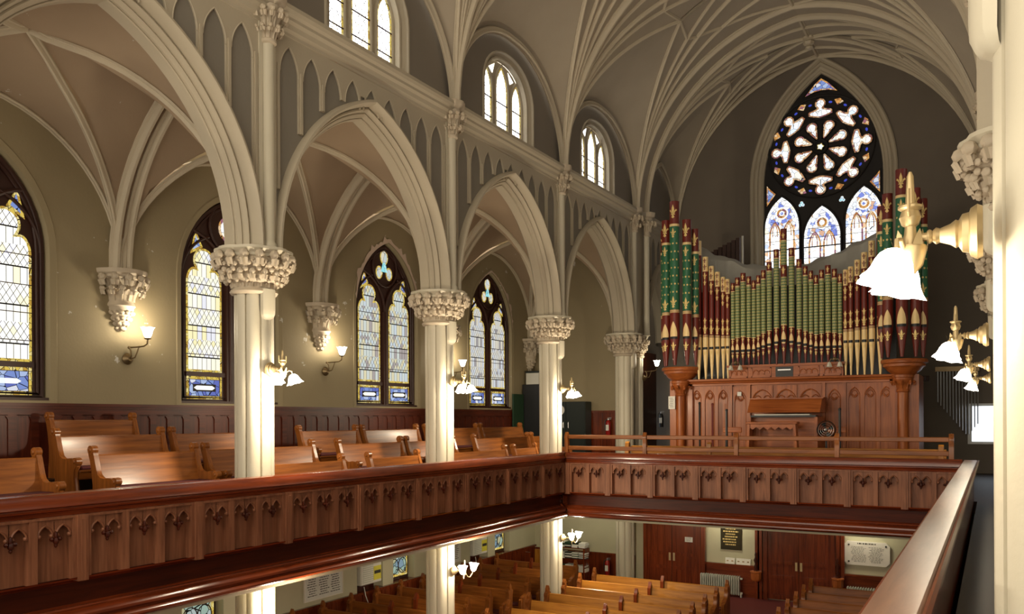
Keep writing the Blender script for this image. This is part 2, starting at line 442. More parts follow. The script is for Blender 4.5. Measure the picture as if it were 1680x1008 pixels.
def arcade_bay(side, y0, y1, half, rise, npan, pit, wall, trim):
    """one bay of the arcade wall: sunk lancet panels above a moulded pointed arch"""
    yc = (y0 + y1) / 2
    fn = lambda u, z, d=0.0: (fx(side, -9.70 + d), u, z)
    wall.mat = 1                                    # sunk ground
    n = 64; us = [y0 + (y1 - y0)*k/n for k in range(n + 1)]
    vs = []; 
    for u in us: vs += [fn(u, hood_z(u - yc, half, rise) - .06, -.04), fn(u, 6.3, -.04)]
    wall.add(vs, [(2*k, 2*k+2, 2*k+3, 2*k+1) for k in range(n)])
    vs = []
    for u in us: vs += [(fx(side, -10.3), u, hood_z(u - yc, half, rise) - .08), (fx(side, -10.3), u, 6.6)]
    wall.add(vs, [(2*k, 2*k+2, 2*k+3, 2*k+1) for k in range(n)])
    wall.mat = 0
    edge = pit * npan / 2
    for u0, u1 in ((y0, yc - edge - .048), (yc + edge + .048, y1)):       # plain stile against the shaft
        a, b = min(u0, u1), max(u0, u1)
        if b - a > .01:
            zb = SPR
            k = 6; vv = []
            for j in range(k + 1):
                u = a + (b - a)*j/k; vv += [fn(u, hood_z(u - yc, half, rise) - .05), fn(u, 6.3)]
            wall.add(vv, [(2*j, 2*j+2, 2*j+3, 2*j+1) for j in range(k)])
    for k in range(npan + 1):
        u = yc + (k - npan/2) * pit
        zb = max(hood_z(u - .06 - yc, half, rise), hood_z(u + .06 - yc, half, rise)) + .04
        fbox(wall, fn, u - .048, u + .048, zb, 6.3, -.04, 0)
        if zb < 5.4: fbox(wall, fn, u - .022, u + .022, zb, 5.62, 0, .022)
    for k in range(npan):
        u = yc + (k + .5 - npan/2) * pit
        spandrel(wall, fn, u - pit/2 + .048, u + pit/2 - .048, 5.52, 5.98, 6.3, 0, -.04, 14)
        out = lancet(u - pit/2 + .05, u + pit/2 - .05, 5.0, 5.52, 5.97)[1:]
        wall.tube([fn(a, z, -.005) for a, z in out if z > max(5.5, hood_z(a - yc, half, rise) + .02)], .013, 5)
    arch_mesh(trim, side, yc, half, rise, ARCH); arch_mesh(trim, side, yc, half, rise, ARCH_BACK)

tn = [0]
def trim(mb, mats, smooth=35, label=None):
    tn[0] += 1
    return struct('trim_%d' % tn[0], mb, mats, smooth)

HALF = 2.09; RISE = 2.86
BAYS = [(colY(-1), colY(0)), (colY(0), colY(1)), (colY(1), colY(2)), (colY(2), colY(3)), (colY(3), colY(4))]
SHAFT2 = 24.97
for side in (-1, 1):
    wall = MB()
    for k, (a, b) in enumerate(BAYS):
        if k == 0 and side < 0: pass
        t = MB(); arcade_bay(side, a, b, HALF, RISE, 9, .506, wall, t); trim(t, 'cream', 32)
    t = MB(); arcade_bay(side, SHAFT2, ENDY, 1.05, 2.2, 5, .5, wall, t); trim(t, 'cream', 32)
    fn = lambda u, z, d=0.0: (fx(side, -9.70 + d), u, z)
    wall.mat = 0
    fbox(wall, fn, colY(4), SHAFT2, SPR, 6.3, -.5, 0)
    # blank wall of the last bay beside the arch, down to the gallery
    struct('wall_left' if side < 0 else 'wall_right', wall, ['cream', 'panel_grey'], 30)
    # string course
    t = MB()
    prof = [(-9.72, 6.10), (-9.68, 6.12), (-9.67, 6.16), (-9.62, 6.2), (-9.6, 6.27), (-9.55, 6.31), (-9.55, 6.36), (-9.50, 6.39), (-9.47, 6.44), (-9.47, 6.5), (-9.52, 6.54), (-9.8, 6.56)]
    t.loft([[(fx(side, x), y, z) for x, z in prof] for y in (colY(-1), 5, 12, 19, 25, ENDY)], closed=False)
    trim(t, 'cream', 25)

# clerestory
def clerestory(side):
    wall = MB(); w = 1.17; zs = 7.55; za = 8.5
    sp = [(a, b) for a, b in BAYS] + [(colY(4), ENDY)]
    for k, (a, b) in enumerate(sp):
        yc = (a + b) / 2
        fn = lambda u, z, d=0.0: (fx(side, -9.75 + d), u, z)
        last = k == len(sp) - 1
        if last: fbox(wall, fn, a, b, 6.4, 9.6, -.25, 0); continue
        fbox(wall, fn, a, yc - w, 6.4, 9.6, -.25, 0); fbox(wall, fn, yc + w, b, 6.4, 9.6, -.25, 0)
        n = 18; us = [yc - w*cos(pi*j/n) for j in range(n + 1)]
        ar = lambda u: zs + (za - zs) * sqrt(max(0, 1 - abs((u - yc)/w)**2.25))
        vs = []
        for u in us: vs += [fn(u, ar(u)), fn(u, 9.6)]
        wall.add(vs, [(2*j, 2*j+2, 2*j+3, 2*j+1) for j in range(n)])
        # splayed reveal with a roll
        def outline(q, zq): 
            ww = w - q
            return [(yc - ww, 6.45)] + [(yc + ww*(u - yc)/w, zs + (ar(u) - zs)*(1 - zq)) for u in us] + [(yc + ww, 6.45)]
        prof = [(0, 0, 0), (.01, .01, .03), (.05, .03, .03), (.06, .04, -.03), (.15, .1, -.1), (.16, .11, -.06), (.2, .15, -.07), (.22, .17, -.2)]
        wall.loft([[fn(u, z, d) for u, z in outline(q, zq)] for q, zq, d in prof], closed=False, mat=1)
        WINZ.append((side, yc))
    struct('wall_left_clerestory' if side < 0 else 'wall_right_clerestory', wall, ['clere_paint', 'cream'], 30)
clerestory(-1); clerestory(1)
wn = [0]
def clerestory_window(side, yc):
    wn[0] += 1
    fn = lambda u, z, d=0.0: (fx(side, -9.97 + d), yc + u, z)
    fr = MB(); fr.mat = 0
    ar = lambda u: 7.55 + .8 * sqrt(max(0, 1 - (abs(u)/.97)**2.25))
    fr.prism([(-.97, 6.45), (.97, 6.45)] + [(.97*cos(pi*j/16), ar(.97*cos(pi*j/16))) for j in range(17)], fn, -.03, -.002)
    w = struct('window_%d' % wn[0], fr, 'cream', 30)
    lights = [(-.90, -.46, 7.6, 8.06), (-.26, .26, 7.72, 8.27), (.46, .90, 7.6, 8.06)]
    for u0, u1, zs, za in lights:
        o = lancet(u0, u1, 6.5, zs, za)
        g = MB(); g.face([fn(u, z, .006) for u, z in offset(o, .05)], 0); band(g, o, offset(o, .05), fn, .005, 1)
        for z in (6.95, 7.4): fbox(g, fn, u0, u1, z - .011, z + .011, .005, .02, 2)
        r_ = random.Random(int(u0*100)); zz = 6.56
        while zz < za - .12:                                # leaf-shaped quarries between the bars
            for uu in ((u0 + u1)/2 - .09, (u0 + u1)/2 + .09):
                h = .13; g.tube([fn(uu + .055*sin(t)*(1 + .3*cos(t)), zz + h*(1 - cos(t))/2*1.0, .014) for t in [2*pi*j/10 for j in range(10)]], .0055, 4, closed=True, mat=2)
            zz += .155
        g.build('pane', ['glass_high', 'glass_border', 'tracery_dark'], w, smooth=0)
        r = MB(); r.tube([fn(u, z, .01) for u, z in offset(o, -.03)], .035, 6, closed=True); r.build('mullion', ['cream'], w)
    for s in (-1, 1):
        g = MB(); g.face([fn(u*s, z, .006) for u, z in [(.30, 8.26), (.40, 8.0), (.56, 8.1)]], 0); g.build('pane', ['glass_high'], w, smooth=0)
for s, yc in WINZ:
    if yc > 4: clerestory_window(s, yc)

# nave vault
BH = 4.75
def barrel(x, rise=5.23):
    u = abs(x - XC); R = (rise*rise + BH*BH) / (2*BH); c = R - BH
    q = R*R - (u + c)**2
    return STR + (sqrt(q) if q > 0 else 0)
RIBP = [(-.085, -.02), (-.085, .025), (-.05, .04), (-.045, .075), (-.02, .11), (.02, .11), (.045, .075), (.05, .04), (.085, .025), (.085, -.02)]
def scaled(k): return [(a*k, b*k) for a, b in RIBP]
def rib_plan(mb, p, q, k=1.0, n=22, side=-1):
    """a rib over a straight line on plan, following the vault; p is at the springing"""
    path = []; nr = []
    for i in range(n + 1):
        t = 1 - cos(pi/2 * i/n) if abs(p[0] - XC) > BH - .2 else i/n
        x = p[0] + (q[0] - p[0])*t; y = p[1] + (q[1] - p[1])*t
        path.append((x, y, barrel(x))); nr.append((XC - x, 0, STR + .3 - barrel(x)) if abs(XC - x) > .03 else (0, 0, -1))
    mb.sweep(path, scaled(k), nr)
NODE = 2.30              # how far in from the wall the lunette crowns meet the barrel
def half_bay(side, yi, ym, web, rib, lun=2.4, tier=True):
    S = (XC + side*BH, yi); sx = -side
    node = (XC + side*(BH - NODE), ym)
    ny = 16; nx = 16; rings = []; lrings = []
    hb = abs(ym - yi); sg = 1 if ym > yi else -1
    def wz(t):           # wall arch, t 0 at the shaft .. 1 at the crown
        return STR + arc_pt((1 - t)*hb, hb, lun)
    for j in range(ny + 1):
        t = 1 - cos(pi/2*j/ny); y = yi + (ym - yi)*t; xd = S[0] + (node[0] - S[0])*t
        row = []
        for i in range(nx + 1):
            s = i/nx; a0 = acos(min(1, abs(xd - XC)/BH)); a = a0 + (pi/2 - a0)*s
            x = XC + side*BH*cos(a) if i < nx else XC
            row.append((x, y, barrel(x)))
        rings.append(row)
        lrings.append([(S[0] + side*.10 + (xd - S[0] - side*.10)*s, y, wz(t) + (barrel(xd) - wz(t))*s**.8) for s in (0, .15, .3, .5, .7, .85, 1)])
    web.loft(rings, closed=False); web.loft(lrings, closed=False)
    if not tier: return
    rib_plan(rib, S, node, .62)
    rib_plan(rib, S, (XC + side*1.25, ym), .62)
    rib_plan(rib, S, (XC, ym), .75)
    rib_plan(rib, S, (XC, yi + (ym - yi)*.5), .62)
    # wall rib
    P = []; Nn = []
    for j in range(19):
        t = 1 - cos(pi/2*j/18); P.append((S[0] + side*.04, yi + (ym - yi)*t, wz(t))); Nn.append((-side*1.0, 0, -.6 - t*.4))
    rib.sweep(P, scaled(.9), Nn)
    # from the lunette crown across the barrel to the ridge
    rib_plan(rib, node, (XC, ym), .5, 8)
    # short cross ribs
    def on(q, t): return (S[0] + (q[0] - S[0])*t, yi + (ym - yi)*t*(abs(q[1] - yi)/hb))
    a = on((XC + side*1.25, ym), .62); b = on((XC, ym), .5); c = on((XC, yi + (ym - yi)*.5), .62)
    rib_plan(rib, a, node, .5, 4); rib_plan(rib, b, a, .5, 4); rib_plan(rib, b, c, .5, 4); rib_plan(rib, c, (XC, yi), .5, 6)
web = MB()
vb = [(a, b) for a, b in BAYS] + [(SHAFT2, ENDY)]
for a, b in vb:
    rib = MB()
    for side in (-1, 1):
        ym = (a + b)/2; lun = 2.4 if b - a > 4 else 2.1
        half_bay(side, a, ym, web, rib, lun); half_bay(side, b, ym, web, rib, lun)
        rib_plan(rib, (XC + side*BH, a), (XC, a), 1.25)
        if b == ENDY: rib_plan(rib, (XC + side*BH, b - .06), (XC, b - .06), 1.0)
        if abs(b - colY(4)) < .01: rib_plan(rib, (XC + side*BH, b), (XC, b), 1.25)
    rib.sweep([(XC, a + (b - a)*k/6, barrel(XC)) for k in range(7)], scaled(.8), [(0, 0, -1)]*7)
    trim(rib, 'rib_paint', 40)
# strip between the paired shafts
for side in (-1, 1):
    web.loft([[(XC + side*BH*cos(pi/2*i/20), y, barrel(XC + side*BH*cos(pi/2*i/20))) for i in range(21)] for y in (colY(4), SHAFT2)], closed=False)
struct('ceiling', web, 'vault_web', 30)
boss = MB(); ym = (SHAFT2 + ENDY)/2
boss.lathe([(.02, -.34), (.07, -.33), (.1, -.27), (.07, -.22), (.13, -.2), (.16, -.12), (.1, -.08), (.19, -.04), (.2, .02)], 12, (XC, ym, barrel(XC) - .04), lobes=6, amp=.08)
trim(boss, 'rib_paint', 40)

# end wall with the opening of the rose window
RU = -4.77; RW = 1.82; RZS = 7.7; RZA = 11.12
ew = MB(); fe = onY(ENDY)
o = lancet(RU - RW - .42, RU + RW + .42, 3.6, RZS, RZA + .42, 14)
us = [RU - (RW + .42)*cos(pi*k/28) for k in range(29)]
hz = lambda u: RZS + arc_pt(u - RU, RW + .42, RZA + .42 - RZS)
vs = []
for u in us: vs += [fe(u, hz(u)), fe(u, 12.1)]
ew.add(vs, [(2*k, 2*k+2, 2*k+3, 2*k+1) for k in range(28)])
fbox(ew, fe, -14, RU - RW - .42, -5.25, 12.1, -.2, 0); fbox(ew, fe, RU + RW + .42, 4.3, -5.25, 12.1, -.2, 0)
fbox(ew, fe, RU - RW - .42, RU + RW + .42, -5.25, 3.7, -.2, 0)
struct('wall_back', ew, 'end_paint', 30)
tr = MB(); R0 = lancet(RU - RW, RU + RW, 3.7, RZS, RZA, 16)
prof = [(-.44, -.01), (-.44, .05), (-.40, .08), (-.34, .06), (-.30, .0), (-.26, .035), (-.2, .03), (-.17, -.03), (-.1, -.06), (-.06, -.04), (-.02, -.06), (.0, -.12)]
prev = [offset(R0, q) for q, d in prof]
tr.loft([[fe(u, z, d) for u, z in pl] for pl, (q, d) in zip(prev, prof)], closed=True)
trim(tr, 'cream', 30)

# left aisle above the gallery
AX = -13.35
aw = MB(); fa_ = onX(AX)
WY = [6.64, 11.65, 16.65, 21.66]
WH = 1.24; WS = 2.75; WA = 4.52; WB = .33
edges = [colY(-1)] ; 
def aisle_wall():
    cur = colY(-1) + 1.5
    for yc in WY:
        fbox(aw, fa_, cur, yc - WH, -2.6, 5.9, -.3, 0); cur = yc + WH
        n = 20; us = [yc - WH*cos(pi*k/n) for k in range(n + 1)]; vs = []
        for u in us: vs += [fa_(u, WS + arc_pt(u - yc, WH, WA - WS)), fa_(u, 5.9)]
        aw.add(vs, [(2*k, 2*k+2, 2*k+3, 2*k+1) for k in range(n)])
        fbox(aw, fa_, yc - WH, yc + WH, -2.6, WB, -.3, 0)
        o = lancet(yc - WH, yc + WH, WB, WS, WA, 10)
        aw.loft([[fa_(u, z, d) for u, z in offset(o, q)] for q, d in ((-.12, .004), (-.1, .02), (0, .0), (.03, -.16))], closed=True, mat=1)
    fbox(aw, fa_, cur, 24.5, -2.6, 5.9, -.3, 0)
aisle_wall()
struct('wall_left_aisle', aw, ['aisle_wall', 'aisle_wall'], 30)
GL = {0: 'glass_clear', 1: 'glass_second', 2: 'glass_third', 3: 'glass_fourth'}
for i, yc in enumerate(WY):
    fn = lambda u, z, d=0.0: (AX - .15 + d, yc + u, z)
    fr = MB(); o = lancet(-WH + .02, WH - .02, WB, WS, WA - .03, 10)
    fr.prism(o, fn, -.04, 0)
    wn[0] += 1
    w = struct('window_%d' % wn[0], fr, 'tracery_dark', 30)
    t = MB()
    t.tube([fn(u, z, .02) for u, z in offset(o, .05)], .05, 6, closed=True); t.tube([fn(u, z, .02) for u, z in offset(o, .12)], .03, 6, closed=True)
    fbox(t, fn, -.09, .09, WB, 2.75, 0, .07); t.tube([fn(0, z, .07) for z in (WB, 2.75)], .035, 6)
    for s in (-1, 1):    # arched sub-heads springing from the mullion
        P = []
        for k in range(11):
            a = radians(75) * k/10; P.append(fn(s*(.02 + 1.15*(1 - cos(a))), 2.75 + 1.0*sin(a), .03))
        t.tube(P, .035, 6)
        P = []
        for k in range(11):
            a = radians(70) * k/10; P.append(fn(s*(1.15 - 1.0*(1 - cos(a))), 2.75 + .95*sin(a), .03))
        t.tube(P, .03, 6)
    P = [fn(.48*cos(a), 3.9 + .5*sin(a), .03) for a in [2*pi*k/20 for k in range(20)]]
    t.tube(P, .03, 6, closed=True)
    fbox(t, fn, -WH, WH, WB - .03, WB + .05, 0, .12)
    fbox(t, fn, -1.04, 1.04, .865, .955, 0, .035)
    t.build('tracery', ['tracery_dark'], w)
    for s in (-1, 1):
        u0, u1 = (.17, 1.02) if s > 0 else (-1.02, -.17)
        L = trefoil_light(u0, u1, .955, 2.70, 3.40); I = offset(L, .045)
        g = MB(); g.face([fn(u, z, .012) for u, z in I], 0); band(g, L, I, fn, .011, 1)
        for z in (1.3, 1.75, 2.2, 2.68): fbox(g, fn, u0, u1, z - .007, z + .007, .012, .022, 2)
        g.build('pane', [GL[i], 'glass_border', 'tracery_dark'], w, smooth=0)
        g = MB(); q = [(u0, .42), (u1, .42), (u1, .865), (u0, .865)]; q2 = offset(q, .06); q3 = offset(q, .15)
        band(g, q, q2, fn, .011, 1); band(g, q2, q3, fn, .011, 0)
        um = (u0 + u1)/2; z0, z1 = q3[0][1], q3[2][1]; a, b = q3[0][0], q3[1][0]; zm = (z0 + z1)/2
        g.face([fn(u, z, .011) for u, z in q3], 3)
        g.face([fn(u, z, .014) for u, z in [(a + .02, zm), (a + .09, z0 + .03), (b - .09, z0 + .03), (b - .02, zm), (b - .09, z1 - .03), (a + .09, z1 - .03)]], 2)
        for u in (u0 + .06, u1 - .06): fbox(g, fn, u - .005, u + .005, .42, .865, .012, .02, 4)
        for z in (.48, .805): fbox(g, fn, u0, u1, z - .005, z + .005, .012, .02, 4)
        g.build('lower_pane', ['glass_blue', 'glass_border', 'glass_panel', 'rose_dark' if i else 'glass_blue', 'tracery_dark'], w, smooth=0)
        g = MB(); tri = [(s*.62, 3.42), (s*.92, 3.25), (s*.80, 3.75)]
        if s < 0: tri = tri[::-1]
        g.face([fn(u, z, .012) for u, z in offset(tri, .05)], 0); band(g, tri, offset(tri, .05), fn, .011, 1); g.build('pane', ['glass_blue', 'glass_border'], w, smooth=0)
    if i >= 2:           # trefoil of the head
        g = MB()
        for a, r in ((90, .2), (215, .17), (325, .17)):
            cx, cz = .24*cos(radians(a)), 3.9 + .26*sin(radians(a))
            ring = [(cx + r*.8*cos(2*pi*k/14), cz + r*sin(2*pi*k/14)) for k in range(14)]
            g.face([fn(u, z, .014) for u, z in offset(ring, .04)], 0); band(g, ring, offset(ring, .04), fn, .013, 1)
        g.face([fn(u, z, .016) for u, z in [(-.13, 3.78), (.13, 3.78), (.05, 4.02), (-.05, 4.02)]], 2)
        g.build('trefoil_pane', ['glass_pale', 'glass_border', 'glass_cyan'], w, smooth=0)
    else:
        g = MB()
        ring = [(.24*cos(2*pi*k/18), 3.88 + .26*sin(2*pi*k/18)) for k in range(18)]
        g.face([fn(u, z, .014) for u, z in offset(ring, .06)], 0); band(g, ring, offset(ring, .06), fn, .013, 1); g.build('roundel_pane', ['glass_white', 'glass_orange'], w, smooth=0)

# bare ragged plaster round the heads of the far aisle windows
for i, yc in ((2, 16.65), (3, 21.66), (1, 11.65)):
    pr_ = random.Random(20 + i); m = MB(); n = 46; a0, a1 = (0.04, .96) if i == 2 else ((.30, .98) if i == 3 else (.5, .75))
    rows = [[], []]
    for k in range(n + 1):
        t = a0 + (a1 - a0)*k/n; u = -WH*cos(pi*t)*1.01; z = WS + arc_pt(u, WH*1.01, WA - WS)
        e_ = sin(pi*k/n)**.4*(.06 + .07*pr_.random() + (.13 if pr_.random() > .86 else 0))*(1.0 if i == 2 else .6)
        nrm = Vector((u*.9, max(.25, z - WS - .2))).normalized()
        rows[0].append((AX + .026, yc + u, z)); rows[1].append((AX + .026, yc + u + nrm.x*e_, z + nrm.y*e_))
    m.loft(rows, closed=False); tn[0] += 1; struct('trim_%d' % tn[0], m, 'bare_plaster', 0)
# aisle vault, its ribs and the end wall of the aisle
av = MB(); X0, X1 = -10.22, AX
def ry(x): return 2.50 + .68*max(0, min(1, (x - X1)/(X0 - X1)))
def groin(x, yrel, half):
    za = SPR + arc_pt(yrel, half, ry(x)); zb = SPR + arc_pt(x - (X0 + X1)/2, abs(X1 - X0)/2, 2.75)
    return za, zb
for a, b in BAYS:
    yc = (a + b)/2; h = (b - a)/2; xm = (X0 + X1)/2; hx = abs(X1 - X0)/2
    n = 14
    for s in (-1, 1):
        # web over the wall side and the arcade side
        rows = []
        for i in range(n + 1):
            t = sin(pi/2*i/n); x = xm + s*hx*(1 - i/n); k = 1 - i/n
            rows.append([(xm + s*hx*k + 0, yc + h*k*sin(pi/2*j/8), SPR + max(arc_pt(h*k*sin(pi/2*j/8), h, ry(xm + s*hx*k)), arc_pt(hx*k, hx, 2.95))) for j in range(-8, 9)])
        av.loft(rows, closed=False)
        rows = []
        for i in range(n + 1):
            k = 1 - i/n
            rows.append([(xm + hx*k*sin(pi/2*j/8), yc + s*h*k, SPR + max(arc_pt(h*k, h, ry(xm)), arc_pt(hx*k*sin(pi/2*j/8), hx, 2.95))) for j in range(-8, 9)])
        av.loft(rows, closed=False)
struct('ceiling_left_aisle', av, 'aisle_web', 25)
for a, b in BAYS[1:]:
    rb = MB(); yc = (a + b)/2; h = (b - a)/2; xm = (X0 + X1)/2; hx = abs(X1 - X0)/2
    for sx in (-1, 1):
        for sy in (-1, 1):
            P = [(xm + sx*hx*k, yc + sy*h*k, SPR + max(arc_pt(h*k, h, ry(xm + sx*hx*k)), arc_pt(hx*k, hx, 2.95))) for k in [cos(pi/2*i/18) for i in range(19)]]
            rb.sweep(P, scaled(.75), [(-sx*k, -sy*k, -1) for k in [cos(pi/2*i/18) for i in range(19)]])
    P = []; Nn = []
    for i in range(31):
        y = yc - h*cos(pi*i/30); P.append((AX + .03, y, SPR + arc_pt(y - yc, h, 2.50))); Nn.append((1, (yc - y)*.3, -.6))
    rb.sweep(P, scaled(.7), Nn)
    P = []; Nn = []
    for dy in (-.12, .12):
        P = [(xm + hx*cos(pi*i/24), b + dy, SPR + arc_pt(hx*cos(pi*i/24), hx, 2.95) - .02) for i in range(25)]
        rb.sweep(P, scaled(1.15), [(xm - p[0], 0, -1) for p in P])
    trim(rb, 'rib_paint', 40)
EY = 24.4
e = MB(); fbox(e, onY(EY), -13.6, -10.0, -2.43, 5.9, -.2, 0); struct('wall_aisle_end', e, 'aisle_wall')
# last bay: pale side wall of the organ chamber passage
e = MB(); e.box(-11.2, -11.1, 24.6, 28, -1.7, 5.2); struct('wall_passage', e, 'green_paint')

# floors
f = MB(); f.box(-13.4, 4.2, -1, 28, LOW - .1, LOW); struct('floor', f, 'carpet')
f = MB()
for x0, x1, z in ((-10.7, -9.42, GAL), (-11.6, -10.7, GAL + .25), (-12.55, -11.6, GAL + .51), (AX, -12.55, GAL + .75)):
    f.box(x0, x1, 2.0, 24.4, z - .25 if x0 > -10.8 else GAL - .25, z)
struct('floor_gallery_left', f, 'floorboards')
f = MB(); f.box(-13.3, 4.2, 18.62, 28, GAL - .25, GAL - .002); struct('floor_gallery_back', f, 'floorboards')
f = MB(); f.box(-.28, 4.2, -1, 18.62, GAL - .25, GAL); struct('floor_gallery_right', f, 'floorboards')
c = MB(); c.box(AX, -9.3, 2.0, 24.4, -2.5, -2.42); c.box(-9.3, 4.2, 18.6, 24.6, -2.5, -2.42); c.box(-.35, 4.2, -1, 18.6, -2.5, -2.42)
struct('ceiling_under_gallery', c, 'green_paint')

# wainscot of the gallery wall
def wainscot(y0, y1, ztop, zbot, x, name, pit=.36):
    w = MB(); fn = onX(x)
    fbox(w, fn, y0, y1, zbot, ztop, 0, .03); 
    w.mat = 1
    fbox(w, fn, y0, y1, ztop - .05, ztop, 0, .10); fbox(w, fn, y0, y1, ztop - .09, ztop - .05, 0, .07); fbox(w, fn, y0, y1, ztop - .20, ztop - .09, .03, .05)
    y = y0; 
    while y < y1 - .05:
        fbox(w, fn, y, y + .13, zbot, ztop - .2, .03, .05); y += pit
    y = y0
    while y < y1 - pit:
        spandrel(w, fn, y + .13, y + pit, ztop - .27, ztop - .22, ztop - .19, .05, .03, 4); y += pit
    fbox(w, fn, y0, y1, zbot, zbot + .2, .03, .06)
    return struct(name, w, ['wainscot_z', 'wainscot_y'], 30)
wainscot(2.5, 24.35, .29, -.92, AX, 'baseboard_left')
w = MB(); fn = onY(EY); fbox(w, fn, -13.3, -10.2, GAL, .24, 0, .04); fbox(w, fn, -13.3, -10.2, .19, .26, 0, .09)
for k in range(7): fbox(w, fn, -13.2 + k*.45, -13.1 + k*.45, GAL, .19, .04, .06)
struct('baseboard_aisle_end', w, 'mahogany_z')
# ------------------------------------------------------------------ columns, corbels
def leaf(mb, th, r0, z0, h, out, w, twist=0.0, rnd=None, ctr=(0, 0)):
    rnd = rnd or random
    rows = []
    nt_ = 9
    for i in range(nt_):
        t = i/(nt_ - 1)
        if t < .55: rr = r0 + out*.25*(t/.55)**2; z = z0 + h*t/.62
        else:
            a = (t - .55)/.45 * radians(235); cr = out*.42
            rr = r0 + out*.25 + cr*(1 - cos(a)); z = z0 + h*.887 + cr*.9*sin(a)
        ww = w * (.55 + .45*abs(sin(2.6*pi*t + .5))) * (1.05 - .35*t)
        row = []
        for s in (-1, -.6, -.25, 0, .25, .6, 1):
            rad = rr + (.018 if abs(s) < .1 else 0) - s*s*.03 - (.012 if abs(abs(s) - .25) < .05 else 0) + rnd.uniform(-.004, .004)
            tang = s*ww*.5
            x = rad*cos(th) - tang*sin(th); y = rad*sin(th) + tang*cos(th)
            row.append((ctr[0] + x, ctr[1] + y, z + rnd.uniform(-.004, .004)))
        rows.append(row)
    mb.loft(rows, closed=False)
    tip = rows[-3][3]
    mb.ball(tip, out*.3, 6)
def oct_ring(r, z, wav=.07, n=32, c=(0, 0), a0=0, a1=2*pi, full=True):
    pts = []
    for k in range(n if full else n + 1):
        a = a0 + (a1 - a0)*k/n
        rr = r*(1 + wav*(abs(cos(4*a))**.8 - .5))
        pts.append((c[0] + rr*cos(a), c[1] + rr*sin(a), z))
    return pts
rc = random.Random(3)
def shaft_ring(r, z):
    pts = []
    for k in range(8):
        b = 2*pi*k/8
        for da, q in ((-.33, .985), (-.17, 1.035), (0, 1.05), (.17, 1.035), (.33, .985), (.35, .87), (.43, .87)):
            pts.append((r*.95*q*cos(b + da), r*.95*q*sin(b + da), z))
    return pts
